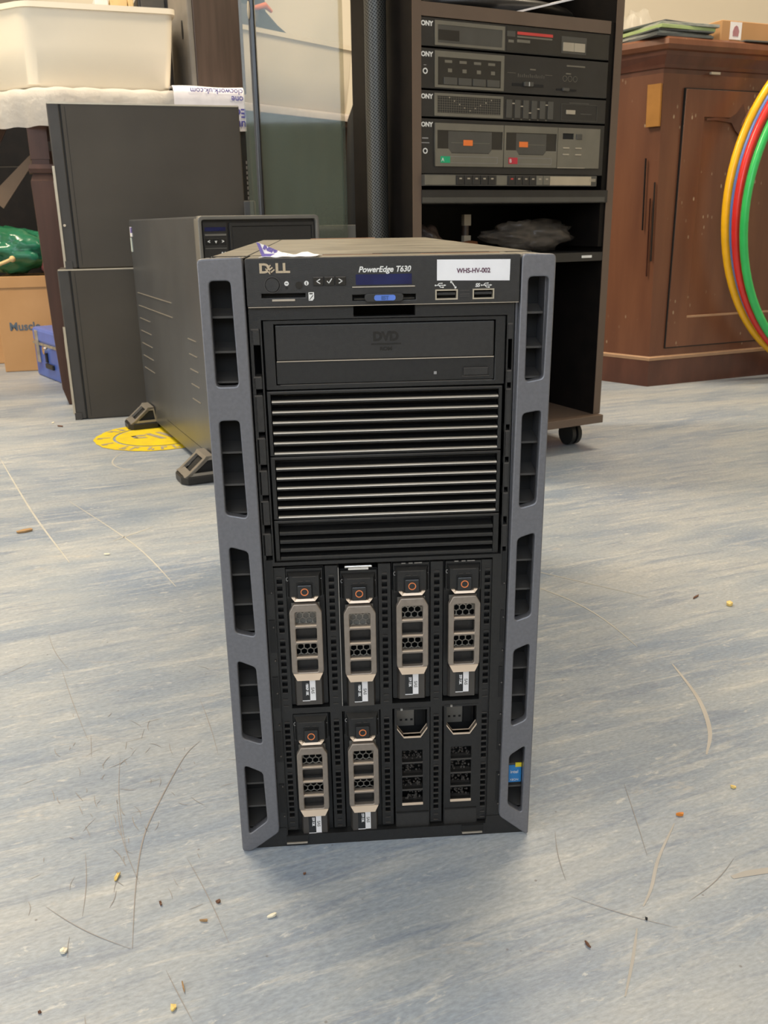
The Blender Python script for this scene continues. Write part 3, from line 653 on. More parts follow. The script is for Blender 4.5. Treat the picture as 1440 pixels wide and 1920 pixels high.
sheet('blue_band', 'lavender', ts, [[(p[0], p[1]-.0006, p[2]) for p in (cq(u, v) for u in (0, .5, 1))] for v in (.0, .22)], .0002)
t_ = text('label_lettering', 'INSPE', .0036, 0, 0, 0, 'lavender', ts, bold=.00025)
t_.data.transform(Matrix.Translation((-.0712, .0182, .4362)) @ Matrix.Rotation(rad(24), 4, 'Y') @ Matrix.Rotation(rad(-30), 4, 'X'))

# ------------------------------------------------ rear server
RS = thing('server_tower', 'grey tower server on four splayed feet standing behind the front server, long side panel showing', 'computer server', (-.2345, 1.0195, 0), rad(21.54))
RS['category'] = 'computer server'
W, H0, H1, D = .2185, .013, .4655, .625
boxo('chassis', 'sidepanel', RS, .0012, W-.0012, .012, D, H0, H1-.001, bev=.003)
bm = bmesh.new()
for k in range(7):
    z = .305-.0285*k; l = .34 if k < 2 else .11
    for a in ((D-.03-l, D-.03),) if k < 2 else ((D-.03-l, D-.03), (.08, .08+.06)):
        prismx(bm, [(a[0], z+.0008), (a[0], z-.0008), (a[1], z-.0008), (a[1], z+.0008)], -.0003, .0020)
link('panel_groove', finish(bm), 'footmetal', RS)  # pale metal strips paint the highlights along the grooves
boxo('panel_seam', 'void', RS, .0008, .0020, .02, .40, .043, .0437)
ro = rrect(0, W, H0, H1, .008)
plate('front_rim', 'greyrim', RS, ro, [rrect(.0062, W-.0062, H0+.006, H1-.0065, .004)], 0, .03, .0015)
boxo('front_panel', 'plastic', RS, .005, W-.005, .009, .014, H0+.004, H1-.005)
cp2 = boxo('control_panel', 'panel', RS, .009, .0505, .005, .0095, .30, .4545)
boxo('lcd_screen', 'lcd', cp2, .0115, .0480, .0040, .0055, .4405, .4470); boxo('screen_sill', 'greyrim', cp2, .0112, .0482, .0032, .0055, .4330, .4360)
for k in range(3):
    x = .0115+k*.0124; boxo('menu_button', 'gloss', cp2, x, x+.0115, .0036, .0055, .4180, .4290, bev=.0005)
    text('arrow_mark' if k != 1 else 'tick_mark', '<v>'[k], .0075, x+.0058, .4212, .0034, 'white', cp2, align='CENTER', bold=.0003)
boxo('panel_line', 'greyrim', cp2, .0112, .0482, .0042, .0055, .4120, .4130)
for x in (.040, .045): 
    bm = bmesh.new(); cyl_y(bm, x, .4050, .0014, .0044, .0055, 12); link('button_icon', finish(bm), 'white', cp2)
db = plate('drive_bay_panel', 'panel', RS, rrect(.0555, .2105, .30, .4540, .002), [rrect(.0600, .2060, .395, .4480, .001)], .005, .0095, .0005)
boxo('drive_tray', 'panel', db, .0605, .2055, .0065, .009, .3955, .4475, bev=.0008)
boxo('service_label', 'paper', RS, -.0002, .0013, D-.030, D-.012, .428, .449); boxo('service_label', 'palelabel', RS, -.0002, .0013, D-.020, D-.008, .395, .426)
boxo('service_label', 'lavender', RS, -.0003, .0013, D-.030, D-.016, .436, .448)
def foot(y, s):
    """splayed foot; s=-1 left side, 1 right side"""
    X = lambda a: -a if s < 0 else W+a
    bm = bmesh.new()
    pts = lambda z, i: [(X(-.004), y+.002+i), (X(.052-i), y+.002+i), (X(.062-i), y+.016), (X(.062-i), y+.058), (X(.050-i), y+.074-i), (X(-.004), y+.074-i)]
    ring = lambda z, i: [(a, b, z) for a, b in pts(z, i)]
    loft(bm, [ring(.002, 0), ring(.013, 0), ring(.016, .002)])
    f = link('foot', finish(bm), 'plastic', RS)
    bm = bmesh.new()
    # two triangular metal arms plus top bridge
    for y0, y1 in ((y+.004, y+.008), (y+.066, y+.070)):
        P = [(.052, .015), (.014, .050), (.002, .050), (-.003, .015)]; Q = [(.040, .021), (.013, .043), (.004, .043), (.001, .021)]
        for i in range(4):
            a, b, c, d = P[i], P[(i+1) % 4], Q[(i+1) % 4], Q[i]
            prism(bm, [(X(p[0]), p[1]) for p in (a, b, c, d)], y0, y1)
    prismx2 = [(.014, .050), (.010, .046), (.050, .013), (.056, .015)]
    for y0, y1 in ((y+.004, y+.014), (y+.060, y+.070), (y+.004, y+.070)):
        if y1-y0 > .03:
            prism(bm, [(X(.016), .0505), (X(.002), .0505), (X(.002), .047), (X(.020), .045)], y0, y1); prism(bm, [(X(.058), .0155), (X(.044), .0225), (X(.042), .018), (X(.054), .014)], y0, y1)
        else: prism(bm, [(X(a), b) for a, b in prismx2], y0, y1)
    link('foot_bracket', finish(bm), 'footmetal', f)
    bm = bmesh.new(); prism(bm, [(X(.045), .014), (X(.012), .044), (X(0.0), .044), (X(-.002), .014)], y+.010, y+.064); link('foot_core', finish(bm), 'void', f)
    bm = bmesh.new()
    for dy in (.012, .034, .056): box(bm, *sorted((X(.038), X(.056))), y+dy, y+dy+.012, 0, .003)
    link('rubber_pad', finish(bm), 'rubber', f)
for s in (-1, 1):
    foot(.004, s); foot(D-.105, s)

# ------------------------------------------------ two stacked computer cases
def pcase(label, x0, z0, silver):
    T = thing('computer_case', label, 'computer', (-.635+x0*math.cos(rad(12)), 1.628+x0*math.sin(rad(12)), z0), rad(12), 'brown-black computer cases stacked beside the rear server')
    L, H, Dp = .428-x0*.2, .3565, .142
    boxo('side_cover', 'pc', T, .030, L, 0, Dp, 0.001, H, bev=.002)
    boxo('front_bezel', 'pcdark', T, .0, .027, .001, Dp-.001, 0.001, H, bev=.003)
    boxes('cover_groove', 'void', T, [(.0268, .0302, .002, Dp-.002, .003, H-.002), (.038, .0388, -.0003, .001, .008, H-.008)])
    boxo('top_edge_glint', 'hifisilver', T, .002, L-.002, -.0010, .004, H-.0026, H+.0006)  # silver strip paints a reflection along the top edge
    bm = bmesh.new(); box(bm, -.0030, .0024, -.0010, .006, silver[0], silver[1]); box(bm, -.0035, .0005, .0, .012, silver[1]-.075, silver[1]-.03, .001)
    link('silver_trim', finish(bm), 'hifisilver', T)
    boxo('trim_corner', 'pcdark', T, .0, .016, -.0012, .004, 0.0, .018)
    return T
lowc = pcase('brown-black computer case standing on the floor, lower of the two stacked', -.008, 0, (.015, .225))
upc = pcase('brown-black computer case balanced on top of the other, upper of the two stacked', .012, .3575, (.004, .225))
bm = bmesh.new(); cyl_y(bm, .009, .097, .003, -.003, .002, 12); link('screw_head', finish(bm), 'chrome', upc)

# ------------------------------------------------ table, cloth and what stands on it
TB = thing('table', 'dark wooden table under a white quilted sheet, one tapered leg showing at the left', 'table', (-.72, 1.818, 0), rad(17))
boxo('tabletop', 'darkwood', TB, -.0, .46, .02, .42, .730, .764, bev=.004)
boxo('apron', 'darkwood', TB, .03, .44, .050, .065, .655, .730)
def tleg(x, y, first=False):
    bm = bmesh.new()
    def sq(z, h, cx=0): return [(x+cx-h, y-h, z), (x+cx+h, y-h, z), (x+cx+h, y+h, z), (x+cx-h, y+h, z)]
    loft(bm, [sq(0, .010, .006), sq(.045, .020, .004), sq(.05, .020, .004), sq(.18, .023, .002), sq(.56, .028), sq(.575, .022)])
    loft(bm, [sq(.578, .028), sq(.588, .030), sq(.598, .028)]); loft(bm, [sq(.570, .020), sq(.61, .020)]); loft(bm, [sq(.61, .022), sq(.730, .022)])
    link('leg', finish(bm), 'redwood', TB)
tleg(.017, .024); tleg(.43, .05); tleg(.03, .39); tleg(.43, .39)
bm = bmesh.new()
prism(bm, [(.005, .640), (.035, .655), (-.085, .50), (-.115, .53)], .20, .23); link('brace', finish(bm), 'tablewood', TB); bm = bmesh.new(); prism(bm, [(-.085, .70), (-.05, .70), (-.16, .50), (-.19, .50)], .22, .24); prism(bm, [(-.155, .72), (-.13, .72), (-.20, .56), (-.22, .56)], .14, .16); link('brace', finish(bm), 'darkwood', TB)
boxo('cross_rail', 'darkwood', TB, .02, .43, .30, .33, .59, .65)
# cloth: lumpy quilted sheet draped over front and left edges
KS = .9696
def K(x, y, z): return (-.0376+(x+.0376)*KS, -.5647+(y+.5647)*KS, .4506+(z-.4506)*KS)
def cloth():
    bm = bmesh.new(); nu = 60
    base = [K(x, y, 0)[:2] for x, y in [(-.94, 2.07), (-.905, 2.02), (-.805, 1.925), (-.705, 1.872), (-.672, 1.866), (-.60, 1.885), (-.39, 1.95), (-.235, 2.00)]]
    cum = [0]
    for a, b in zip(base, base[1:]): cum.append(cum[-1]+math.dist(a, b))
    def at(s):
        for i in range(len(cum)-1):
            if s <= cum[i+1]+1e-9: t = (s-cum[i])/(cum[i+1]-cum[i]); return (base[i][0]*(1-t)+base[i+1][0]*t, base[i][1]*(1-t)+base[i+1][1]*t)
        return base[-1]
    rows = []
    prof = [(.30, .0), (.20, 0), (.10, .001), (.03, .001), (.010, -.002), (0, -.010), (-.004, -.025), (-.005, -.045), (-.006, -.065), (-.005, -.088)]
    for off, dz in prof:
        r = []
        for k in range(nu+1):
            s = cum[-1]*k/nu; x, y = at(s); x2, y2 = at(min(cum[-1], s+.06)); x1, y1 = at(max(0, s-.06))
            t = Vector((x2-x1, y2-y1)).normalized(); n = Vector((-t.y, t.x))
            wv = .003*math.sin(s*55)*(0 if dz > -.003 else min(1, -dz/.05)) + .0015*math.sin(s*130+off*40)
            zz = .7695+dz+.0014*math.sin(s*90+off*60)
            r.append(bm.verts.new((x+n.x*(off+wv), y+n.y*(off+wv), zz)))
        rows.append(r)
    for a, b in zip(rows, rows[1:]):
        for i in range(nu): bm.faces.new((a[i], a[i+1], b[i+1], b[i]))
    bmesh.ops.solidify(bm, geom=bm.faces[:], thickness=.002)
    return finish(bm, 60)
cl = link('table_cover', cloth(), 'cloth'); tag(cl, 'white quilted sheet draped over the edge of the dark table', 'table cover')
# printed plastic bag
PB = thing('printed_sheet', 'white plastic sheet with upside-down blue lettering hanging over the table edge', 'plastic sheet', K(-.388, 1.940, .785), rad(17))
ps = sheet('sheet_body', 'bagprint', PB, [[(x, y, z+.0012*math.sin(x*40)) for x in [.176*k/8-.02*(j == 9) for k in range(9)]] for j, (y, z) in enumerate([(.06, .004), (.02, .004), (.0, .003), (-.012, -.004), (-.016, -.014), (-.017, -.03), (-.017, -.05), (-.018, -.075), (-.018, -.1)])], .0006)
text('lettering', 'clocwork.uk.com', .0175, .172, -.0030, -.0190, 'bluetext', PB, ang=PI, sx=1.08, bold=.0003)
text('lettering', 'one', .0200, .172, -.0190, -.0192, 'bluetext', PB, ang=PI, bold=.0003)
text('lettering', 'Edr', .0290, .178, -.0480, -.0195, 'bluetext', PB, ang=PI, bold=.0006)
text('lettering', 'un', .0280, .176, -.0760, -.0198, 'bluetext', PB, ang=PI, bold=.0006)
# white crate
def rr3(x0, x1, y0, y1, z, r):
    return [(a, b, z) for a, b in rrect(x0, x1, y0, y1, r, 4)]
def crate(name, label, loc, rz, L, Wd, H, taper=.018, skew=0, grp='white plastic storage crates'):
    T = thing(name, label, 'storage crate', loc, rz, grp)
    bm = bmesh.new(); t = taper; o_ = [(0, .018), (.006, .012), (H*.5, .5*(-t)+.006), (H-.012, -t+.001), (H-.012, -t-.005), (H, -t-.005), (H, -t+.004), (.010, .020)]
    rings = [rr3(d, L-d, d, Wd-d, z, .018) for z, d in o_]
    loft(bm, rings); link('crate_body', finish(bm, 40), 'crate', T)
    if skew:
        for v in T.children[0].data.vertices: v.co.x -= skew*v.co.y*max(0, 1-v.co.x/L)
        return T
    bm = bmesh.new()
    for k in range(2):
        y0 = .02+k*.05
        loft(bm, [rr3(.0, .012, y0, y0+.022, .004, .003), rr3(-t-.001, .012, y0, y0+.026, H-.035, .003)])
    link('rib', finish(bm, 40), 'crate', T)
    return T
ca = crate('storage_crate', 'white plastic crate on the quilted sheet, left of the wood-sided speaker', K(-.722, 1.900, .7835), rad(15), .340, .17, .180, .005, .9)
# inner crate nested in the first, its rim and ribs showing at the left end
# wood sided speaker
SP = thing('speaker', 'walnut-sided hi-fi speaker with grey front standing on the table beside the white crate', 'speaker', K(-.340, 2.022, .7835), rad(22))
boxo('cabinet', 'walnut', SP, .008, .136, .0, .19, 0, .46, bev=.002)
boxo('front_grille', 'greygrille', SP, -.006, .008, .0005, .189, .002, .458, bev=.004)
bm = bmesh.new(); loft(bm, [[(-.0075, .055+.007*math.cos(2*PI*k/16), .150+.022*math.sin(2*PI*k/16)) for k in range(16)], [(-.003, .055+.007*math.cos(2*PI*k/16), .150+.022*math.sin(2*PI*k/16)) for k in range(16)]]); link('port_slot', finish(bm), 'void', SP)
# things behind crate
BD = thing('amplifier', 'small black hi-fi unit with a pale mark, behind the white crate next to the speaker', 'hi-fi unit', K(-.500, 2.21, .7835), rad(16))
boxo('casing', 'hifi', BD, 0, .085, 0, .12, 0, .26, bev=.004); boxo('front_plate', 'hifimid', BD, .008, .070, -.004, 0, .15, .25, bev=.002)
boxo('maker_strip', 'creambtn', BD, .040, .054, -.0055, -.004, .186, .190)
for nm, lab, x0, x1, m_, z1 in (('document_folder', 'cream card folder standing behind the white crate', .062, .106, 'cream', .245), ('document_folder', 'yellow card folder standing against the black hi-fi unit', .108, .122, 'cream', .25), ('storage_box', 'narrow white box standing behind the crate, left of the cream folder', .024, .058, 'white', .25)):
    o = boxo(nm, m_, None, x0, x1, 0, .10, 0, z1, bev=.002); o.location = K(-.63, 2.165, .7835); o.rotation_euler = (0, 0, rad(16)); tag(o, lab, 'folder' if 'folder' in nm else 'box')
o = boxo('display_board', 'boardgrey', None, 0, 1.25, 0, .03, 0, 1.9); o.location = (-2.42, 3.36, 0); o.rotation_euler = (0, 0, rad(4)); tag(o, 'tall grey-brown board standing on the floor behind the table, above the white crate', 'board')
# near-black cupboard added behind the table to darken the gaps
o = thing('dark_backing_cupboard', 'near-black cupboard added behind the table to keep the gaps dark', 'cupboard', (-1.75, 2.92, 0))
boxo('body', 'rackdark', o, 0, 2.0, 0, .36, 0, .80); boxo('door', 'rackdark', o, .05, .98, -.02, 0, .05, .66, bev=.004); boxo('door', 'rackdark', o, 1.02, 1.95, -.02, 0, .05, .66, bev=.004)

# ------------------------------------------------ below the table
CB = thing('cardboard_box', 'brown cardboard box printed in blue-grey standing under the table', 'box', (-1.072, 2.437, 0), rad(9), 'brown cardboard boxes under the table')
boxo('carton', 'cardboard', CB, 0, .34, 0, .26, 0, .300, bev=.003); boxo('flap_edge', 'cardboard', CB, -.003, .343, -.003, .02, .268, .303, bev=.001)
M['blueink'] = mat('blue_grey_ink', (.09, .12, .16), .7)
text('printed_lettering', 'Muscle', .036, .031, .134, -.0008, 'blueink', CB, sx=.95, bold=.0009)
c2 = boxo('cardboard_box', 'cardboard', None, 0, .30, 0, .2, 0, .25, bev=.003); c2.location = (-1.41, 2.64, 0); tag(c2, 'plain brown cardboard box at the left edge, behind the printed one', 'box', 'brown cardboard boxes under the table')
def blob(name, m, loc, sc, seed=0, amp=.25, sub=3, crease=0):
    bm = bmesh.new(); bmesh.ops.create_icosphere(bm, subdivisions=sub, radius=1); rnd = random.Random(seed)
    ph = [rnd.uniform(0, 6) for _ in range(6)]
    for v in bm.verts:
        c = v.co; k = 1+amp*(math.sin(c.x*4+ph[0])*math.sin(c.y*5+ph[1])+.6*math.sin(c.z*7+ph[2]+c.x*5)+.3*math.sin(c.x*13+ph[3])*math.sin(c.z*12+ph[4]))+crease*(abs(math.sin(c.x*9+c.y*7+ph[5]+2*math.sin(c.z*6)))-.5)+crease*.6*(abs(math.sin(c.x*23-c.z*17+ph[2]))-.5)
        v.co = Vector((c.x*sc[0]*k, c.y*sc[1]*k, c.z*sc[2]*k))
    mn = min(v.co.z for v in bm.verts)
    for v in bm.verts: v.co.z -= mn
    o = link(name, finish(bm, 180), m); o.location = loc; return o
o = blob('plastic_bag', 'greenbag', (-1.035, 2.58, .304), (.150, .10, .066), 3, .10, 4, .16); tag(o, 'shiny green plastic bag lying on top of the printed cardboard box', 'plastic bag')
o = blob('plastic_bag', 'palebag', (-.830, 2.545, .304), (.045, .05, .056), 5, .12, 4, .16); tag(o, 'pale green-grey plastic bag on the cardboard box, right beside the table leg', 'plastic bag')
o = blob('cloth_bundle', 'maroon', (-.890, 2.462, .304), (.028, .02, .024), 8, .1); tag(o, 'maroon cloth bundle on the front edge of the cardboard box under the bags', 'cloth')
DW = thing('wooden_mallet', 'pale wooden stick with rounded end leaning across the top of the cardboard box', 'stick', (-1.09, 2.45, .306))
bm = bmesh.new(); tube(bm, [(-.05, .0, -.0), (.082, .0, .050)], .0055, 10); link('shaft', finish(bm, 40), 'cream', DW)
bm = bmesh.new(); bmesh.ops.create_icosphere(bm, subdivisions=2, radius=.010, matrix=Matrix.Translation((.085, 0, .051))); link('round_end', finish(bm, 180), 'cream', DW)
BC = thing('tin_case', 'small blue metal carrying case with silver clasps standing beside the printed cardboard box', 'case', (-.949, 2.374, 0), rad(-57.5))
boxo('case_body', 'bluetin', BC, 0, .30, 0, .14, 0, .103, bev=.006)
lid = boxo('case_lid', 'tintop', BC, -.002, .302, -.002, .142, .106, .153, bev=.010)
boxo('silver_band', 'worn', BC, -.003, .303, -.003, .143, .100, .108, bev=.001)
cl1 = boxo('clasp', 'worn', BC, .035, .060, -.006, 0, .045, .145, bev=.002); bm = bmesh.new(); cyl_y(bm, .125, .090, .012, -.010, 0, 16); link('lock_knob', finish(bm, 40), 'chrome', BC)
boxo('lock_plate', 'void', BC, .118, .134, -.005, 0, .052, .084, bev=.001); boxo('handle', 'rubber', BC, .12, .19, -.008, 0, .035, .050, bev=.002)
boxo('end_handle', 'rubber', BC, -.012, -.002, .045, .095, .095, .140, bev=.003)

# ------------------------------------------------ glass panel; second crate, table, skirt and jacket stand in for its reflection
GP = thing('glass_panel', 'upright greenish glass panel with black metal edge post behind the rear server', 'glass panel', (-.187, 1.60, 0), rad(0))
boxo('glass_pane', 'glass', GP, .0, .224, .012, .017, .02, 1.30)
bm = bmesh.new(); box(bm, .0235, .0345, -.004, .030, .0, 1.30, .003); link('edge_post', finish(bm), 'gloss', GP)
boxo('post_trim', 'bronze_dark', GP, .0205, .0235, .0, .020, .0, 1.30)
bm = bmesh.new(); bmesh.ops.create_uvsphere(bm, u_segments=12, v_segments=8, radius=1, matrix=Matrix.Translation((.0225, -.004, .888)) @ Matrix.Diagonal((.003, .003, .018, 1))); link('knob_highlight', finish(bm, 180), 'creambtn', GP)  # cream ellipsoid paints the yellow highlight on the post
boxo('base_rail', 'gloss', GP, .0, .226, .0, .030, .0, .03)
VT = thing('monitor', 'black flat screen standing on edge behind the upper computer case, faint lettering on its frame', 'screen', (-.262, 1.93, 0), rad(10))
boxo('bezel', 'gloss', VT, -.05, .065, 0, .03, .44, .69, bev=.003); boxo('stand', 'gloss', VT, -.04, .055, -.01, .08, .0, .44, bev=.003)
for k in range(9): boxo('faint_lettering', 'greytext', VT, .0495, .0525, -.0006, 0, .50+.0125*k, .508+.0125*k)
st2 = boxo('junction_box', 'chassis', None, 0, .026, 0, .05, .0, .505, bev=.003); st2.location = (-.208, 1.70, 0); tag(st2, 'rounded grey plastic casing standing behind the right edge of the computer cases', 'casing')
T2 = thing('side_table', 'white felt table behind the glass panel, standing in for its reflection', 'table', (-.222, 2.135, 0), rad(46.6))
boxo('tabletop', 'darkwood', T2, .0, .50, .015, .17, .735, .772, bev=.004)
for x in (.03, .47):
    for y in (.04, .15): boxo('leg', 'darkwood', T2, x-.02, x+.02, y-.02, y+.02, 0, .735)
M['felt'] = mat('grey_pink_felt', (.50, .44, .40), .9, col2=(.62, .55, .50), nscale=120, bump=.5, bscale=150)
f2 = sheet('felt_cover', 'felt', None, [[(x, y, z) for x in [.0+.50*k/16 for k in range(17)]] for y, z in [(.17, .7755), (.10, .7755), (.04, .7755), (.012, .774), (.005, .766), (.004, .752)]], .002)
f2.location = T2.location; f2.rotation_euler = T2.rotation_euler; tag(f2, 'white felt cover on the stand-in table behind the glass panel', 'table cover')
crate('storage_crate', 'white plastic crate behind the glass panel, standing in for a reflection', (-.233, 2.150, .7775), rad(46.6), .48, .14, .190, .004)
ts2 = sheet('table_skirt', 'greencloth', None, [[(x, .006+.004*math.sin(x*60), z) for x in [.02+.39*k/30 for k in range(31)]] for z in (.75, .4, .01)], .002)
ts2.location = T2.location; ts2.rotation_euler = T2.rotation_euler; tag(ts2, 'dark green fabric skirt behind the glass panel, standing in for a green reflection', 'table skirt')
JK = thing('jacket', 'dark green jacket with orange collar behind the glass, standing in for a reflection', 'jacket', (-.206, 2.281, .945), rad(46.6))
bm = bmesh.new(); loft(bm, [[(x*sc+dx, y*sc, z) for x, y in circle(0, 0, 1, 28)] for z, sc, dx in ((0, .13, .02), (.03, .135, .02), (.050, .110, .01), (.070, .090, .0), (.085, .075, -.01), (.22, .072, -.01))])
for v in bm.verts: v.co.y *= .45; v.co.x += .012*math.sin(v.co.y*60)*math.sin(v.co.z*30)
link('jacket_body', finish(bm, 60), 'greencloth', JK)
bm = bmesh.new(); loft(bm, [[(-.055+x*sc, -.020+y*sc*.5, z) for x, y in circle(0, 0, 1, 20)] for z, sc in ((0, .07), (.03, .075), (.075, .07), (.083, .05))]); link('sleeve', finish(bm, 60), 'greycloth', JK)
bm = bmesh.new(); tube(bm, [(-.035, -.050, .074), (-.01, -.050, .080), (.02, -.048, .090), (.05, -.042, .080)], [.005, .007, .008, .005]); link('collar', finish(bm, 60), 'orangelabel', JK)
CT = thing('coat', 'black coat and straps hanging in the gap between the glass panel and the hi-fi rack', 'coat', (.068, 1.70, 0))
bm = bmesh.new(); loft(bm, [[(x*sx+dx, y*.02, z) for x, y in circle(0, 0, 1, 16)] for z, sx, dx in ((.0, .036, .0), (.3, .036, 0), (.55, .030, .0), (.68, .022, .0), (.72, .012, .006), (.79, .006, .012), (.84, .003, .018))])
link('coat_body', finish(bm, 60), 'black', CT)
bm = bmesh.new(); tube(bm, [(.012, -.025, .80), (.006, -.03, .70), (.012, -.03, .58), (.004, -.03, .50)], [.003, .003, .003, .006], 8); link('leather_strap', finish(bm, 60), 'brownleather', CT)
bm = bmesh.new(); tube(bm, [(.0, -.025, .76), (-.006, -.028, .66), (-.004, -.028, .60)], .0012, 6); link('cord', finish(bm, 60), 'steel', CT)
o = boxo('shelf_board', 'greyrim', None, -.05, .09, 0, .02, 0, .446, bev=.001); o.location = (.0, 1.64, 0); tag(o, 'grey board with a pale top edge standing low beside the glass panel', 'board')

# ------------------------------------------------ hi-fi rack
RY = rad(23); RO = Vector((.533, 1.18, 0))
def R3(x, y, z=0): return (RO.x+x*math.cos(RY)-y*math.sin(RY), RO.y+x*math.sin(RY)+y*math.cos(RY), z)
RK = thing('hifi_rack', 'tall dark wood-effect hi-fi rack on castors holding the stereo units', 'hi-fi rack', R3(0, 0), RY)
DR = .245
boxo('base_board', 'rackwood', RK, -.445, .0, 0.0, DR+.01, .055, .071, bev=.0008)
for x0, x1 in ((-.4325, -.4165), (-.013, .003)):
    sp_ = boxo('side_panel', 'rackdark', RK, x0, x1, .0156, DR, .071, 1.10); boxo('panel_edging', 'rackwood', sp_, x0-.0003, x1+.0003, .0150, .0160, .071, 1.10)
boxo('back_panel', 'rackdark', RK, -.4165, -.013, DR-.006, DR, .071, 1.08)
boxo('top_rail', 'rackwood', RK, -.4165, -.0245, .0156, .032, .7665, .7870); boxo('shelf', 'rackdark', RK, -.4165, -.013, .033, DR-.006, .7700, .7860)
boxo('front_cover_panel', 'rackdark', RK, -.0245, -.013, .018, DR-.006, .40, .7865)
s2 = boxo('shelf', 'hifi', RK, -.4165, -.013, .012, DR-.006, .4800, .5020); boxo('shelf_lip', 'hifimid', s2, -.4165, -.020, .0112, .012, .4815, .4900)
s3 = boxo('shelf', 'hifi', RK, -.4165, -.013, .0160, DR-.006, .3740, .3900); boxo('white_mark', 'white', s3, -.064, -.040, .0152, .0160, .3800, .3845)
for x, y in ((-.030, .045), (-.41, .045), (-.030, .21), (-.41, .21)):
    bm = bmesh.new()
    for d in (-.012, .003):
        loft(bm, [[(x+d+e, y+.02+.024*math.cos(2*PI*k/20), .0245+.024*math.sin(2*PI*k/20)) for k in range(20)] for e in (0, .009)])
    box(bm, x-.008, x+.008, y+.006, y+.030, .030, .055, .002); cyl = link('castor', finish(bm, 40), 'rubber', RK)
# stereo units
def unit(name, label, z0, z1, logo=True):
    U = thing(name, label, 'hi-fi unit', R3(0, 0, 0), RY, 'stereo units in the rack')
    boxo('front_panel', 'hifi', U, -.4163, -.0248, .0172, .0225, z0, z1, bev=.0008)
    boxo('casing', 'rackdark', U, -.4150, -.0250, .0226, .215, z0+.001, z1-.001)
    if logo: text('maker_lettering', 'ONY', .0098, -.4155, z1-.0125, .0170, 'white', U, bold=.0004, sx=1.02)
    return U
U1 = unit('radio_tuner', 'black stereo tuner with a red dial scale, topmost unit in the rack', .7235, .7655)
U2 = unit('stereo_amplifier', 'black amplifier with four input windows and sliders, second unit from the top', .6605, .7205)
U3 = unit('graphic_equaliser', 'slim black graphic equaliser with a dotted display and five sliders, third unit down', .6175, .6575)
U4 = unit('cassette_deck', 'black twin cassette deck with orange windows and green and red tabs', .5280, .6145)
F = .0170
def fb(U, name, m, x0, x1, z0, z1, d=.0006, bev=0, par=None): return boxo(name, m, par or U, x0, x1, F-d, F+.0003, z0, z1, bev=bev)
plate('display_frame', 'hifigrey', U1, rrect(-.390, -.2525, .7255, .7620), [rrect(-.3845, -.2580, .7295, .7560)], F-.0010, F)
fb(U1, 'display_window', 'hifimid', -.3845, -.2580, .7295, .7560, .0003); fb(U1, 'tape_window', 'smoke', -.3830, -.3430, .7335, .7490, .0006)
fb(U1, 'dial_window', 'smoke', -.2480, -.0280, .7250, .7640, .0003)
sc_ = fb(U1, 'dial_scale', 'red', -.2270, -.1520, .7520, .7565, .0006); fb(U1, 'dial_plate', 'hifimid', -.2480, -.2310, .7480, .7565, .0006)
boxes('dial_marking', 'hifigrey', U1, [(-.2270, -.1530, F-.0006, F, .7475, .7500), (-.2450, -.2340, F-.0006, F, .7390, .7430), (-.2270, -.2000, F-.0006, F, .7400, .7445)])
plate('button_frame', 'hifimid', U1, rrect(-.1330, -.0780, .7290, .7560), [rrect(-.1300, -.0810, .7320, .7470)], F-.0010, F)
for x in (-.1295, -.1050): fb(U1, 'preset_button', 'creambtn', x, x+.0238, .7325, .7465, .0020, .0005)
plate('selector_frame', 'hifigrey', U2, rrect(-.3900, -.2525, .6625, .7175), [rrect(-.3840, -.2590, .6665, .7085)], F-.0010, F)
fb(U2, 'selector_window', 'smoke', -.3840, -.2590, .6665, .7085, .0003)
for k in range(4):
    x = -.3725+k*.0285; fb(U2, 'selector_button', 'hifimid', x, x+.0255, .6675, .6785, .0020, .0005); fb(U2, 'selector_symbol', 'hifigrey', x+.008, x+.016, .6865, .6920, .0006)
    fb(U2, 'indicator', 'hifigrey', x+.002, x+.016, .7005, .7045, .0006)
boxes('volume_scale', 'hifigrey', U2, [(-.2230+.0042*k, -.2222+.0042*k, F-.0005, F, .6865, .6905+.0015*(k % 3 == 0)) for k in range(14)]+[(-.245, -.2280, F-.0005, F, .6920, .6925), (-.165, -.150, F-.0005, F, .6920, .6925), (-.198, -.186, F-.0005, F, .6985, .7005), ])
boxes('printed_mark', 'hifigrey', U2, [(-.119, -.078, F-.0005, F, .7085, .7108)])
boxes('printed_mark', 'hifigrey', U2, [(-.120, -.109, F-.0005, F, .6960, .6980)])
vs = fb(U2, 'volume_track', 'void', -.235, -.168, .6720, .6765, .0004); fb(U2, 'volume_slider', 'hifimid', -.2110, -.1920, .6720, .6790, .0045, .001); fb(U2, 'slider_mark', 'white', -.2020, -.2010, .6722, .6788, .0050)
for k in range(3): plate('balance_marking', 'hifigrey', U2, circle(-.122+.0115*k, .6890, .0048, 14), [circle(-.122+.0115*k, .6890, .0042, 14)], F-.0005, F)
fb(U2, 'balance_track', 'void', -.140, -.095, .6690, .6722, .0004); fb(U2, 'balance_slider', 'hifimid', -.1270, -.1130, .6685, .6735, .0040, .0008)
def jack(U, z):
    plate('headphone_jack', 'white', U, circle(-.4080, z, .0045), [circle(-.4080, z, .0028)], F-.0010, F); bm = bmesh.new(); cyl_y(bm, -.4080, z, .0028, F-.0004, F); link('jack_hole', finish(bm), 'void', U)
jack(U2, .6860); fb(U2, 'printed_mark', 'greytext', -.4105, -.4060, .6945, .6955)
plate('display_frame', 'hifigrey', U3, rrect(-.3905, -.2525, .6190, .6540), [rrect(-.3850, -.2580, .6240, .6500)], F-.0010, F)
gd = fb(U3, 'spectrum_display', 'hifi', -.3850, -.2580, .6240, .6500, .0003)
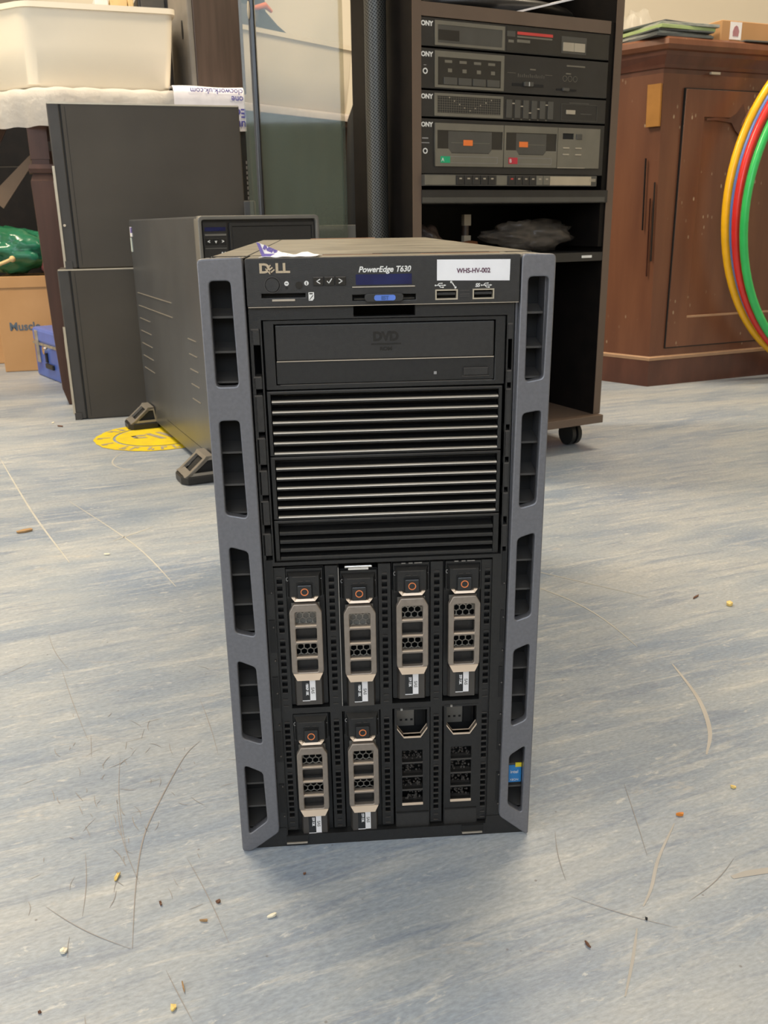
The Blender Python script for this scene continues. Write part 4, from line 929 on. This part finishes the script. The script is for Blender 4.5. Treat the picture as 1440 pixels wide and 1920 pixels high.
bm = bmesh.new()
for k in range(28): box(bm, -.3840+.0045*k, -.3836+.0045*k, F-.0005, F, .6245, .6495)
for k in range(7): box(bm, -.3850, -.2580, F-.0005, F, .6250+.0038*k, .6254+.0038*k)
link('display_grid', finish(bm), 'hifigrey', U3)
boxes('level_dot', 'creambtn', U3, [(x-.0009, x+.0009, F-.0008, F, z-.0009, z+.0009) for x, z in [(-.3610, .6480), (-.3515, .6430), (-.3410, .6380), (-.3310, .6330), (-.3200, .6290), (-.3095, .6330), (-.2990, .6380), (-.2880, .6425), (-.2770, .6470)]])
for k in range(6): fb(U3, 'slider_panel', 'hifimid', -.2460+.0178*k, -.2460+.0178*k+.0118, .6210, .6500, .0010)
for k, z in enumerate((.6440, .6400, .6300, .6370, .6440)): fb(U3, 'equaliser_slider', 'creambtn', -.2335+.0178*k, -.2290+.0178*k, z-.0009, z+.0009, .0016); fb(U3, 'slider_tick', 'hifigrey', -.2325+.0178*k, -.2300+.0178*k, .6183, .6197)
plate('button_frame', 'hifimid', U3, rrect(-.1270, -.0450, .6205, .6480), [rrect(-.1262, -.0458, .6213, .6472)], F-.0006, F); fb(U3, 'power_button', 'creambtn', -.1160, -.0960, .6310, .6380, .0020, .0005); fb(U3, 'button_legend', 'hifimid', -.1100, -.065, .6490, .6505); fb(U3, 'button_legend', 'hifimid', -.083, -.058, .6315, .6330)
def deck(x0, x1, tabm, xo):
    d = plate('cassette_door', 'hifigrey', U4, rrect(x0, x1, .5400, .6080), [[(x0+.004, .5680), (x0+.026, .5680), (x0+.032, .5610), (x1-.030, .5610), (x1-.024, .5680), (x1-.002, .5680), (x1-.002, .5970), (x0+.004, .5970)]], F-.0035, F)
    w_ = boxo('cassette_window', 'smoke', d, x0+.002, x1-.001, F-.0022, F-.0010, .5600, .5980)
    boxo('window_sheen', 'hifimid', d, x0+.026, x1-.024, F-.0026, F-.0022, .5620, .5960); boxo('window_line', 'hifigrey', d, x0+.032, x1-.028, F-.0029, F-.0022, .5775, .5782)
    boxo('orange_window', 'orangelabel', d, xo, xo+.0185, F-.0034, F-.0022, .5735, .5825)
    boxo('coloured_tab', tabm, d, x0+.010, x0+.029, F-.0040, F-.0034, .5455, .5560); plate('label_outline', 'greytext', d, rrect(x0+.010, x1-.012, .5455, .5560), [rrect(x0+.0105, x1-.0125, .5460, .5555)], F-.0038, F-.0034)
    text('tab_letter', 'A' if tabm == 'greenlabel' else 'B', .0085, x0+.0115, .5478, F-.0042, 'white', d)
deck(-.3900, -.2520, 'greenlabel', -.3340); deck(-.2505, -.1350, 'redlabel', -.2180)
pnl = plate('switch_panel', 'hifigrey', U4, rrect(-.1335, -.0370, .5400, .6080), [rrect(-.1230, -.0980, .5890, .5990)], F-.0030, F)
boxo('switch_window', 'void', pnl, -.1230, -.0980, F-.0012, F-.0006, .5885, .5995); boxo('rocker', 'hifimid', pnl, -.0930, -.0800, F-.0050, F-.0030, .5890, .5980, bev=.0006)
for x in (-.1220, -.0940):
    for z in (.5620, .5730): boxo('switch_button', 'creambtn', pnl, x, x+.0140, F-.0048, F-.0030, z, z+.0022, bev=.0004)
boxo('bright_edge', 'creambtn', pnl, -.1330, -.0700, F-.0036, F-.0030, .5398, .5410)
boxes('printed_mark', 'greytext', U4, [(-.4140, -.4020, F-.0004, F, .5830, .5850), (-.4160, -.4000, F-.0004, F, .5760, .5775)]); jack(U4, .5640)
ks = boxo('key_strip', 'hifimid', U4, -.4255+.0092, -.0480, .0035, .0170, .5085, .5265, bev=.0008)
boxo('silver_section', 'hifisilver', U4, -.1560, -.0620, .0028, .0036, .5100, .5250); boxo('silver_section', 'hifigrey', U4, -.2720, -.2500, .0028, .0036, .5100, .5250); boxo('silver_section', 'hifigrey', U4, -.4160, -.3560, .0028, .0036, .5100, .5250)
for k in range(11):
    x = -.3545+.0162*k if k < 5 else -.2480+.0152*(k-5); wd = .0150 if k < 5 else .0142
    b_ = boxo('transport_key', 'hifi' if k < 9 else 'hifigrey', U4, x, x+wd, .0010, .0036, .5100, .5255, bev=.0006)
    boxo('key_symbol', 'red' if k == 5 else 'creambtn', U4, x+.005, x+.010, .0006, .0012, .5190, .5212)
text('model_lettering', '5000', .0072, -.0660, .5165, .0024, 'creambtn', U4, bold=.0002)
# things on the rack shelves
pr = blob('record_player_lid', 'hifi', R3(-.20, .13, .7862), (.17, .09, .02), 2, .02)
pr.rotation_euler = (0, 0, RY); tag(pr, 'black equipment lying on the upper shelf of the rack, above the tuner', 'equipment')
o = boxo('record_sleeve', 'paper', None, -.19, 0, -.10, .0, 0, .003); o.location = R3(-.07, .13, .832); o.rotation_euler = (rad(4), rad(-14), RY); tag(o, 'thin white sheet lying tilted on the black equipment in the top of the rack', 'sheet')
o = blob('plastic_bag', 'clearbag', R3(-.125, .10, .3900), (.085, .042, .026), 11, .18, 4, .26); o.rotation_euler = (0, 0, RY); tag(o, 'crumpled clear plastic bag on the lower shelf of the rack', 'plastic bag')
o = blob('paper_bundle', 'walnut', R3(-.36, .10, .3900), (.030, .03, .026), 12, .2); tag(o, 'crumpled brown paper bundle at the left end of the lower rack shelf', 'paper')
o = blob('cable_bundle', 'brownleather', R3(-.29, .11, .3900), (.045, .03, .012), 13, .3); tag(o, 'small brown cable bundle on the lower rack shelf, left of the marker', 'cable')
BT = thing('marker_pen', 'upright dark marker with a pale yellow band on the lower rack shelf', 'marker', R3(-.255, .13, .3902), RY)
bm = bmesh.new(); loft(bm, [[(.007*math.cos(2*PI*k/14), .007*math.sin(2*PI*k/14), z) for k in range(14)] for z in (0, .072)]); link('barrel', finish(bm, 40), 'walnut', BT)
boxo('pale_band', 'creambtn', BT, -.0075, .0075, -.0078, .002, .052, .072)
boxo('pale_band', 'creambtn', BT, -.0075, .0075, -.0078, .002, .020, .034)

# perforated column speaker standing against the rack's left side
CS = thing('column_speaker', 'slender black perforated column speaker standing against the left side of the rack', 'speaker', R3(-.4575, .098), RY)
def colmesh():
    bm = bmesh.new(); rings = []
    for z in (.03, .032, .2, .5, .8, 1.095, 1.10):
        r = .0185 if .03 < z < 1.1 else .015
        rings.append([(r*math.cos(2*PI*k/32), r*math.sin(2*PI*k/32), z) for k in range(32)])
    loft(bm, rings); return finish(bm, 40)
def mat_perf():
    m = mat('perforated_grille', (.05, .05, .047), .4, .4); nt = m.node_tree; b = nt.nodes['Principled BSDF']
    tc = nt.nodes.new('ShaderNodeTexCoord'); sp = nt.nodes.new('ShaderNodeSeparateXYZ'); nt.links.new(tc.outputs['Object'], sp.inputs[0])
    at = nt.nodes.new('ShaderNodeMath'); at.operation = 'ARCTAN2'; nt.links.new(sp.outputs[1], at.inputs[0]); nt.links.new(sp.outputs[0], at.inputs[1])
    cb = nt.nodes.new('ShaderNodeCombineXYZ'); s1 = nt.nodes.new('ShaderNodeMath'); s1.operation = 'MULTIPLY'; s1.inputs[1].default_value = .0185*150; nt.links.new(at.outputs[0], s1.inputs[0])
    s2 = nt.nodes.new('ShaderNodeMath'); s2.operation = 'MULTIPLY'; s2.inputs[1].default_value = 150; nt.links.new(sp.outputs[2], s2.inputs[0])
    nt.links.new(s1.outputs[0], cb.inputs[0]); nt.links.new(s2.outputs[0], cb.inputs[1])
    v = nt.nodes.new('ShaderNodeTexVoronoi'); v.voronoi_dimensions = '2D'; v.inputs['Scale'].default_value = 1.6; v.inputs['Randomness'].default_value = .0; nt.links.new(cb.outputs[0], v.inputs[0])
    mp = nt.nodes.new('ShaderNodeMapping'); mp.inputs['Rotation'].default_value = (0, 0, rad(35)); nt.links.new(cb.outputs[0], mp.inputs[0]); nt.links.new(mp.outputs[0], v.inputs[0])
    r = nt.nodes.new('ShaderNodeValToRGB'); r.color_ramp.elements[0].position = .28; r.color_ramp.elements[0].color = (.004, .004, .004, 1); r.color_ramp.elements[1].position = .36; r.color_ramp.elements[1].color = (.085, .085, .078, 1)
    nt.links.new(v.outputs[0], r.inputs[0]); nt.links.new(r.outputs[0], b.inputs['Base Color']); return m
link('grille', colmesh(), mat_perf(), CS)
bm = bmesh.new(); loft(bm, [[(.024*math.cos(2*PI*k/24), .024*math.sin(2*PI*k/24), z) for k in range(24)] for z in (0, .03)]); link('base', finish(bm, 40), 'rubber', CS)

# ------------------------------------------------ antique cupboard
CX, CY, CA = .875, 1.858, rad(19)
CU = thing('wooden_cupboard', 'antique red-brown wooden cupboard with paint-specked panelled door standing at the right', 'cupboard', (CX, CY, 0), CA)
dS = Vector((-.12, .20))  # canted left side
def cpoly(d, z, L=1.25, Dp=.5):   # canted plan outline grown by d
    e = -.022*max(0, z-.09)/.72
    return [(-d*.4+e, -d, z), (L+d, -d, z), (L+d, Dp, z), (-.16-d+e, Dp, z), (-.052-d*1.2+e, .145, z)]
bm = bmesh.new(); loft(bm, [cpoly(-.002, .082), cpoly(-.003, .25), cpoly(-.006, .80)]); link('carcass', finish(bm), 'cupboard', CU)
bm = bmesh.new(); loft(bm, [cpoly(0, 0), cpoly(0, .070), cpoly(-.002, .074)]); link('plinth', finish(bm), 'cupdark', CU)
bm = bmesh.new(); loft(bm, [cpoly(.001, .072), cpoly(.0025, .080), cpoly(-.002, .0835)]); link('plinth_moulding', finish(bm), 'cuplight', CU)
bm = bmesh.new(); loft(bm, [cpoly(-.006, .798), cpoly(-.006, .802), cpoly(-.006, .810), cpoly(-.002, .812), cpoly(.000, .820), cpoly(.010, .840), cpoly(.012, .850)]); link('cornice', finish(bm), 'cupdark', CU)
bm = bmesh.new(); loft(bm, [cpoly(.010, .848), cpoly(.018, .852), cpoly(.023, .862), cpoly(.021, .874), cpoly(.012, .880)]); link('top_board', finish(bm, 30), 'cupboard', CU)
# door with raised panel
DO = plate('door', 'cupboard', CU, rrect(.052, .90, .106, .765), [rrect(.118, .83, .185, .70)], -.0022, .012, .0012)
boxo('door_panel', 'cupboard', DO, .112, .84, .003, .010, .18, .71)
boxes('door_gap', 'void', DO, [(.0495, .0520, -.0015, .010, .106, .765), (.0495, .90, -.0015, .010, .765, .7675), (.0495, .90, -.0015, .010, .1035, .106)])
boxes('panel_moulding', 'cuplight', DO, [(.118, .60, -.0018, .004, .1830, .1900)], bev=.001)
boxes('panel_moulding', 'cupdark', DO, [(.116, .120, .0, .006, .18, .705), (.118, .83, .0, .006, .699, .703)], bev=.0008)
boxes('brass_strip', 'creambtn', CU, [(.120, .150, -.0105, -.004, .8005, .8060)])
bm = bmesh.new(); prism(bm, [(.125, .697), (.16, .700), (.20, .698), (.225, .712), (.245, .735), (.26, .70), (.245, .655), (.225, .670), (.21, .688), (.16, .693), (.125, .692)], -.0030, -.0010); link('burn_mark', finish(bm), 'cupdark', DO)
def sidepatch(name, m, t0, t1, z0, z1):
    A = Vector((0-.003, 0)); B = Vector((-.060, .145)); d_ = (B-A); n_ = Vector((-d_.y, d_.x)).normalized()*-.0  # in side face
    bm = bmesh.new(); ring = []
    for t, z in ((t0, z0), (t1, z0), (t1, z1), (t0, z1)):
        k = -.022*max(0, z-.09)/.72; p = A+d_*t+Vector((k, 0)); nn = Vector((-.93, -.37))
        ring.append((Vector((p.x+nn.x*.0035, p.y+nn.y*.0035, z)), Vector((p.x-nn.x*.004, p.y-nn.y*.004, z))))
    a = [bm.verts.new(r[0]) for r in ring]; b = [bm.verts.new(r[1]) for r in ring]
    bm.faces.new(a); bm.faces.new(b[::-1])
    for i in range(4): bm.faces.new((a[i], b[i], b[(i+1) % 4], a[(i+1) % 4]))
    link(name, finish(bm), m, CU)
sidepatch('unfaded_patch', 'cuppatch', .02, .26, .675, .775)
sidepatch('crack', 'void', .05, .055, .34, .54); sidepatch('crack', 'void', .24, .246, .42, .60); sidepatch('crack', 'cupdark', .12, .126, .30, .50)
# things on the cupboard
TOPZ = .8803
def C3(x, y, z=TOPZ): return (CX+x*math.cos(CA)-y*math.sin(CA), CY+x*math.sin(CA)+y*math.cos(CA), z)
specs = [('magdark', -.030, .035, .006, -2, 'lowest'), ('magazine', -.025, .040, .006, 3, ''), ('magdark', -.030, .036, .004, -3, ''), ('maggreen', -.025, .030, .008, 2, ''), ('magazine', -.015, .036, .007, -4, ''), ('magdark', -.01, .045, .005, 8, '')]
lb = ['dark magazine at the bottom of the pile on the cupboard corner', 'pale magazine second from the bottom of the pile on the cupboard', 'dark thin magazine third from the bottom of the pile on the cupboard', 'magazine with a green cover in the middle of the pile on the cupboard', 'pale magazine second from the top of the pile on the cupboard', 'thin dark magazine on top of the pile on the cupboard']
z = TOPZ+.0003
for (m_, x, y, h, a, _), l_ in zip(specs, lb):
    o = boxo('magazine', m_, None, -.03, .145, -.045, .17, 0, h, bev=.0008); o.location = C3(x, y, z); o.rotation_euler = (0, 0, CA+rad(a)); z += h+.0004
    tag(o, l_, 'magazine', 'magazines piled on the cupboard')
def wrap(loc, L, Wd, H, seed, label, rz=CA):
    rnd = random.Random(seed); bm = bmesh.new(); nx, ny = 26, 14; g = []
    for j in range(ny+1):
        r = []
        for i in range(nx+1):
            u, v = i/nx, j/ny; e = math.sin(PI*u)**.5*math.sin(PI*v)**.5
            r.append(bm.verts.new((L*u+.006*rnd.uniform(-1, 1), Wd*v+.006*rnd.uniform(-1, 1), max(0, H*e*(.75+.25*math.sin(u*17+v*9))+rnd.uniform(-.008, .008)*e))))
        g.append(r)
    for a, b in zip(g, g[1:]):
        for i in range(nx): bm.faces.new((a[i], a[i+1], b[i+1], b[i]))
    o = link('bubble_wrap', finish(bm, 30), 'film'); o.location = loc; o.rotation_euler = (0, 0, rz); tag(o, label, 'bubble wrap', 'bubble wrap on the cupboard'); return o
wrap(C3(-.15, .225, TOPZ+.001), .18, .18, .13, 1, 'clear bubble wrap heap on the cupboard behind the left of the magazines')
wrap(C3(.045, .235, TOPZ+.001), .14, .14, .13, 2, 'clear bubble wrap heap on the cupboard between the magazines and cardboard box')
CX2 = thing('cardboard_box', 'small brown cardboard box with a white picture label on top of the cupboard', 'box', C3(.160, .012), CA)
boxo('carton', 'cardboard', CX2, 0, .22, 0, .14, 0, .052, bev=.002)
lb_ = boxo('picture_label', 'paper', CX2, .028, .066, -.0012, 0, .008, .049); 
bm = bmesh.new(); prism(bm, [(.038, .016), (.056, .016), (.058, .028), (.053, .038), (.047, .041), (.041, .037), (.037, .027)], -.0018, -.0012); link('printed_picture', finish(bm), 'pinkprint', lb_)
o = boxo('notebook', 'magdark', None, 0, .13, 0, .028, 0, .004, bev=.001); o.location = C3(.215, -.118+.10); o.rotation_euler = (0, 0, CA-rad(3)); tag(o, 'flat dark notebook lying in front of the small cardboard box', 'notebook')

# ------------------------------------------------ hula hoops leaning on the cupboard
def hoop(name, m, s, z, R_, off, label, r=.0108):
    bm = bmesh.new(); ca, sa = math.cos(CA), math.sin(CA)
    ox, oy = CX+sa*off+s*ca, CY-ca*off+s*sa
    tube(bm, [(R_*math.cos(2*PI*k/96)*ca, R_*math.cos(2*PI*k/96)*sa, R_*math.sin(2*PI*k/96)) for k in range(96)], r, 12, True, Vector((-sa, ca, 0)))
    o = link(name, finish(bm, 60), m); o.location = (ox, oy, z); tag(o, label, 'hula hoop', 'hula hoops leaning on the cupboard'); return o
hoop('hula_hoop', 'hoopb', .640, .478, .4640, .0725, 'thin blue hula hoop mostly hidden between the yellow and red hoops', .0055)
hoop('hula_hoop', 'hoopy', .640, .480, .4690, .055, 'yellow hula hoop leaning on the cupboard, leftmost of the hoops')
hoop('hula_hoop', 'hoopr', .634, .472, .4610, .092, 'red hula hoop leaning on the cupboard between yellow and green')
hoop('hula_hoop', 'hoopg', .628, .462, .4500, .117, 'green hula hoop leaning on the cupboard, innermost and nearest')
WL = thing('wire_loop', 'thin brown wire loop caught between the hula hoops and the cupboard door', 'wire', C3(.255, -.020, .70), CA)
bm = bmesh.new(); tube(bm, [(.05, 0, .062), (.02, 0, .045), (-.005, 0, .018), (-.022, 0, -.010), (-.026, 0, -.020)], .0012, 6); link('wire', finish(bm, 60), 'brownleather', WL)

# ------------------------------------------------ floor sticker
FS = thing('floor_sticker', 'worn round yellow floor sticker with grey markings beside the rear server', 'sticker', (-.405, 1.425, 0), rad(18))
def disc(bm, r0, r1, z, a0=0, a1=360, n=72, wob=0):
    vs = []
    for k in range(n+1):
        a = rad(a0+(a1-a0)*k/n); w_ = wob*(math.sin(a*9)+math.sin(a*23+1))
        vs.append((bm.verts.new((r0*math.cos(a), r0*math.sin(a), z)), bm.verts.new(((r1+w_)*math.cos(a), (r1+w_)*math.sin(a), z))))
    for a, b in zip(vs, vs[1:]): bm.faces.new((a[0], a[1], b[1], b[0]))
M['stickery'] = mat('worn_yellow_vinyl', (.80, .62, .01), .5, col2=(.70, .52, .03), nscale=30)
M['stickerg'] = mat('grey_marking', (.30, .27, .24), .6, col2=(.42, .36, .22), nscale=60)
bm = bmesh.new(); disc(bm, .001, .097, .0009); disc(bm, .103, .143, .0009, wob=.0012); link('yellow_vinyl', finish(bm), 'stickery', FS)
bm = bmesh.new()
for k in range(26):
    a = 2*PI*k/26+random.uniform(-.04, .04)
    if random.random() < .12: continue
    for da, r0, r1 in ((0, .109, .136), (.06, .109, .120) if k % 2 else (.06, .125, .137)):
        c, s = math.cos(a+da), math.sin(a+da); t = Vector((-s, c))*.0028
        bm.faces.new([bm.verts.new(p) for p in ((c*r0-t.x, s*r0-t.y, .0013), (c*r1-t.x, s*r1-t.y, .0013), (c*r1+t.x, s*r1+t.y, .0013), (c*r0+t.x, s*r0+t.y, .0013))])
link('ring_markings', finish(bm), 'stickerg', FS)
def quad(P):
    bm = bmesh.new(); bm.faces.new([bm.verts.new((x, y, .0013)) for x, y in P]); link('printed_stroke', finish(bm), 'stickerg', FS)
quad([(-.030, .030), (-.018, .030), (.010, -.034), (-.004, -.034)]); quad([(-.006, .036), (.006, .036), (.034, -.030), (.020, -.030)])
quad([(-.062, .020), (-.030, .022), (-.030, .013), (-.060, .010)]); quad([(-.062, .020), (-.052, .020), (-.048, -.006), (-.058, -.006)]); quad([(-.058, .002), (-.034, .0), (-.028, -.012), (-.052, -.010)])
quad([(.036, .006), (.056, .006), (.056, -.001), (.036, -.001)]); quad([(.062, .02), (.072, .03), (.09, -.01), (.08, -.02)])

# ------------------------------------------------ litter on the floor
def flake(name, m, x, y, sx, sy, rz, label, cat, h=.0016, seed=0, n=8, curl=.0015):
    rnd = random.Random(seed+int(x*1e4)); bm = bmesh.new(); ring = []
    for k in range(n):
        a = 2*PI*k/n; q = rnd.uniform(.65, 1.1); ring.append((sx*q*math.cos(a), sy*q*math.sin(a), curl*rnd.uniform(0, 1)))
    lo = [bm.verts.new((p[0]*.9, p[1]*.9, 0.0)) for p in ring]; hi = [bm.verts.new((p[0], p[1], h*.5+p[2])) for p in ring]; c = bm.verts.new((0, 0, h))
    bm.faces.new(lo[::-1])
    for k in range(n): bm.faces.new((lo[k], lo[(k+1) % n], hi[(k+1) % n], hi[k])); bm.faces.new((hi[k], hi[(k+1) % n], c))
    o = link(name, finish(bm), m); o.location = (x, y, .0004); o.rotation_euler = (0, 0, rz); tag(o, label, cat); return o
flake('dry_leaf', 'leaf', -.508, .779, .017, .006, .5, 'brown dry leaf lying on the floor at the left edge, level with the rear feet', 'leaf', .004, 1)
flake('debris_flake', 'litteror', .233, .011, .0040, .0018, -.1, 'orange crumb on the floor right of the server base', 'crumb', .002, 2)
flake('debris_flake', 'littery', .291, .042, .0028, .0018, -.6, 'small yellow-brown crumb on the floor near the right edge of the photo', 'crumb', .002, 3)
flake('debris_flake', 'littery', .449, .397, .0050, .0055, .3, 'tan nutshell fragment on the floor in front of the cupboard side', 'crumb', .006, 4)
flake('debris_flake', 'litterbr', .419, .424, .0085, .0012, .7, 'thin brown twig on the floor beside the tan nutshell', 'twig', .0015, 5)
flake('debris_flake', 'rubber', .168, -.094, .0011, .0011, 0, 'tiny round black pellet on the floor at the bottom right', 'pellet', .0016, 6)
flake('debris_flake', 'litter', -.085, -.069, .0040, .0013, .4, 'white curled paper scrap on the floor just below the server corner', 'paper scrap', .002, 7)
flake('debris_flake', 'litter', -.219, -.088, .0030, .0026, .4, 'cream paper scrap on the floor near the lower left corner', 'paper scrap', .0022, 8)
flake('debris_flake', 'littery', -.199, -.020, .0014, .0048, -.2, 'narrow pale yellow paper strip on the floor at the left', 'paper scrap', .002, 9)
flake('debris_flake', 'littery', -.141, -.139, .0022, .0028, 0, 'round yellow flake on the floor at the bottom edge of the photo', 'flake', .0012, 10)
flake('debris_flake', 'litterbr', -.123, -.052, .0018, .0016, 0, 'dark brown seed on the floor below the left server corner', 'seed', .002, 11)
flake('debris_flake', 'litterbr', -.163, -.050, .0009, .0024, .4, 'curved dark brown crumb on the floor left of the seed', 'crumb', .0015, 12)
flake('debris_flake', 'leaf', -.131, -.069, .0034, .0006, -.1, 'thin tan splinter on the floor below the seed', 'splinter', .001, 13)
flake('debris_flake', 'leaf', -.137, -.124, .0006, .0045, .3, 'thin straw coloured splinter above the round yellow flake', 'splinter', .001, 14)
flake('debris_flake', 'litterbr', -.221, -.135, .0013, .0010, 0, 'brown crumb on the floor at the very bottom left', 'crumb', .001, 15)
flake('debris_flake', 'litterbr', -.063, -.029, .0013, .0008, .5, 'reddish brown crumb on the floor under the bottom front of the server', 'crumb', .001, 16)
flake('debris_flake', 'litterbr', -.660, 1.555, .010, .003, -.5, 'brown twisted shred on the floor in front of the computer cases', 'shred', .003, 17)
flake('debris_flake', 'litter', -.690, 1.60, .003, .006, 0, 'pale chip on the floor near the foot of the table leg', 'chip', .002, 18)
flake('debris_flake', 'litter', -.355, .66, .005, .003, .3, 'small white chip on the floor left of the server, level with its middle', 'chip', .002, 19)
flake('debris_flake', 'litterbr', .122, -.112, .0010, .0035, .4, 'dark curved splinter on the floor at the bottom right', 'splinter', .001, 20)
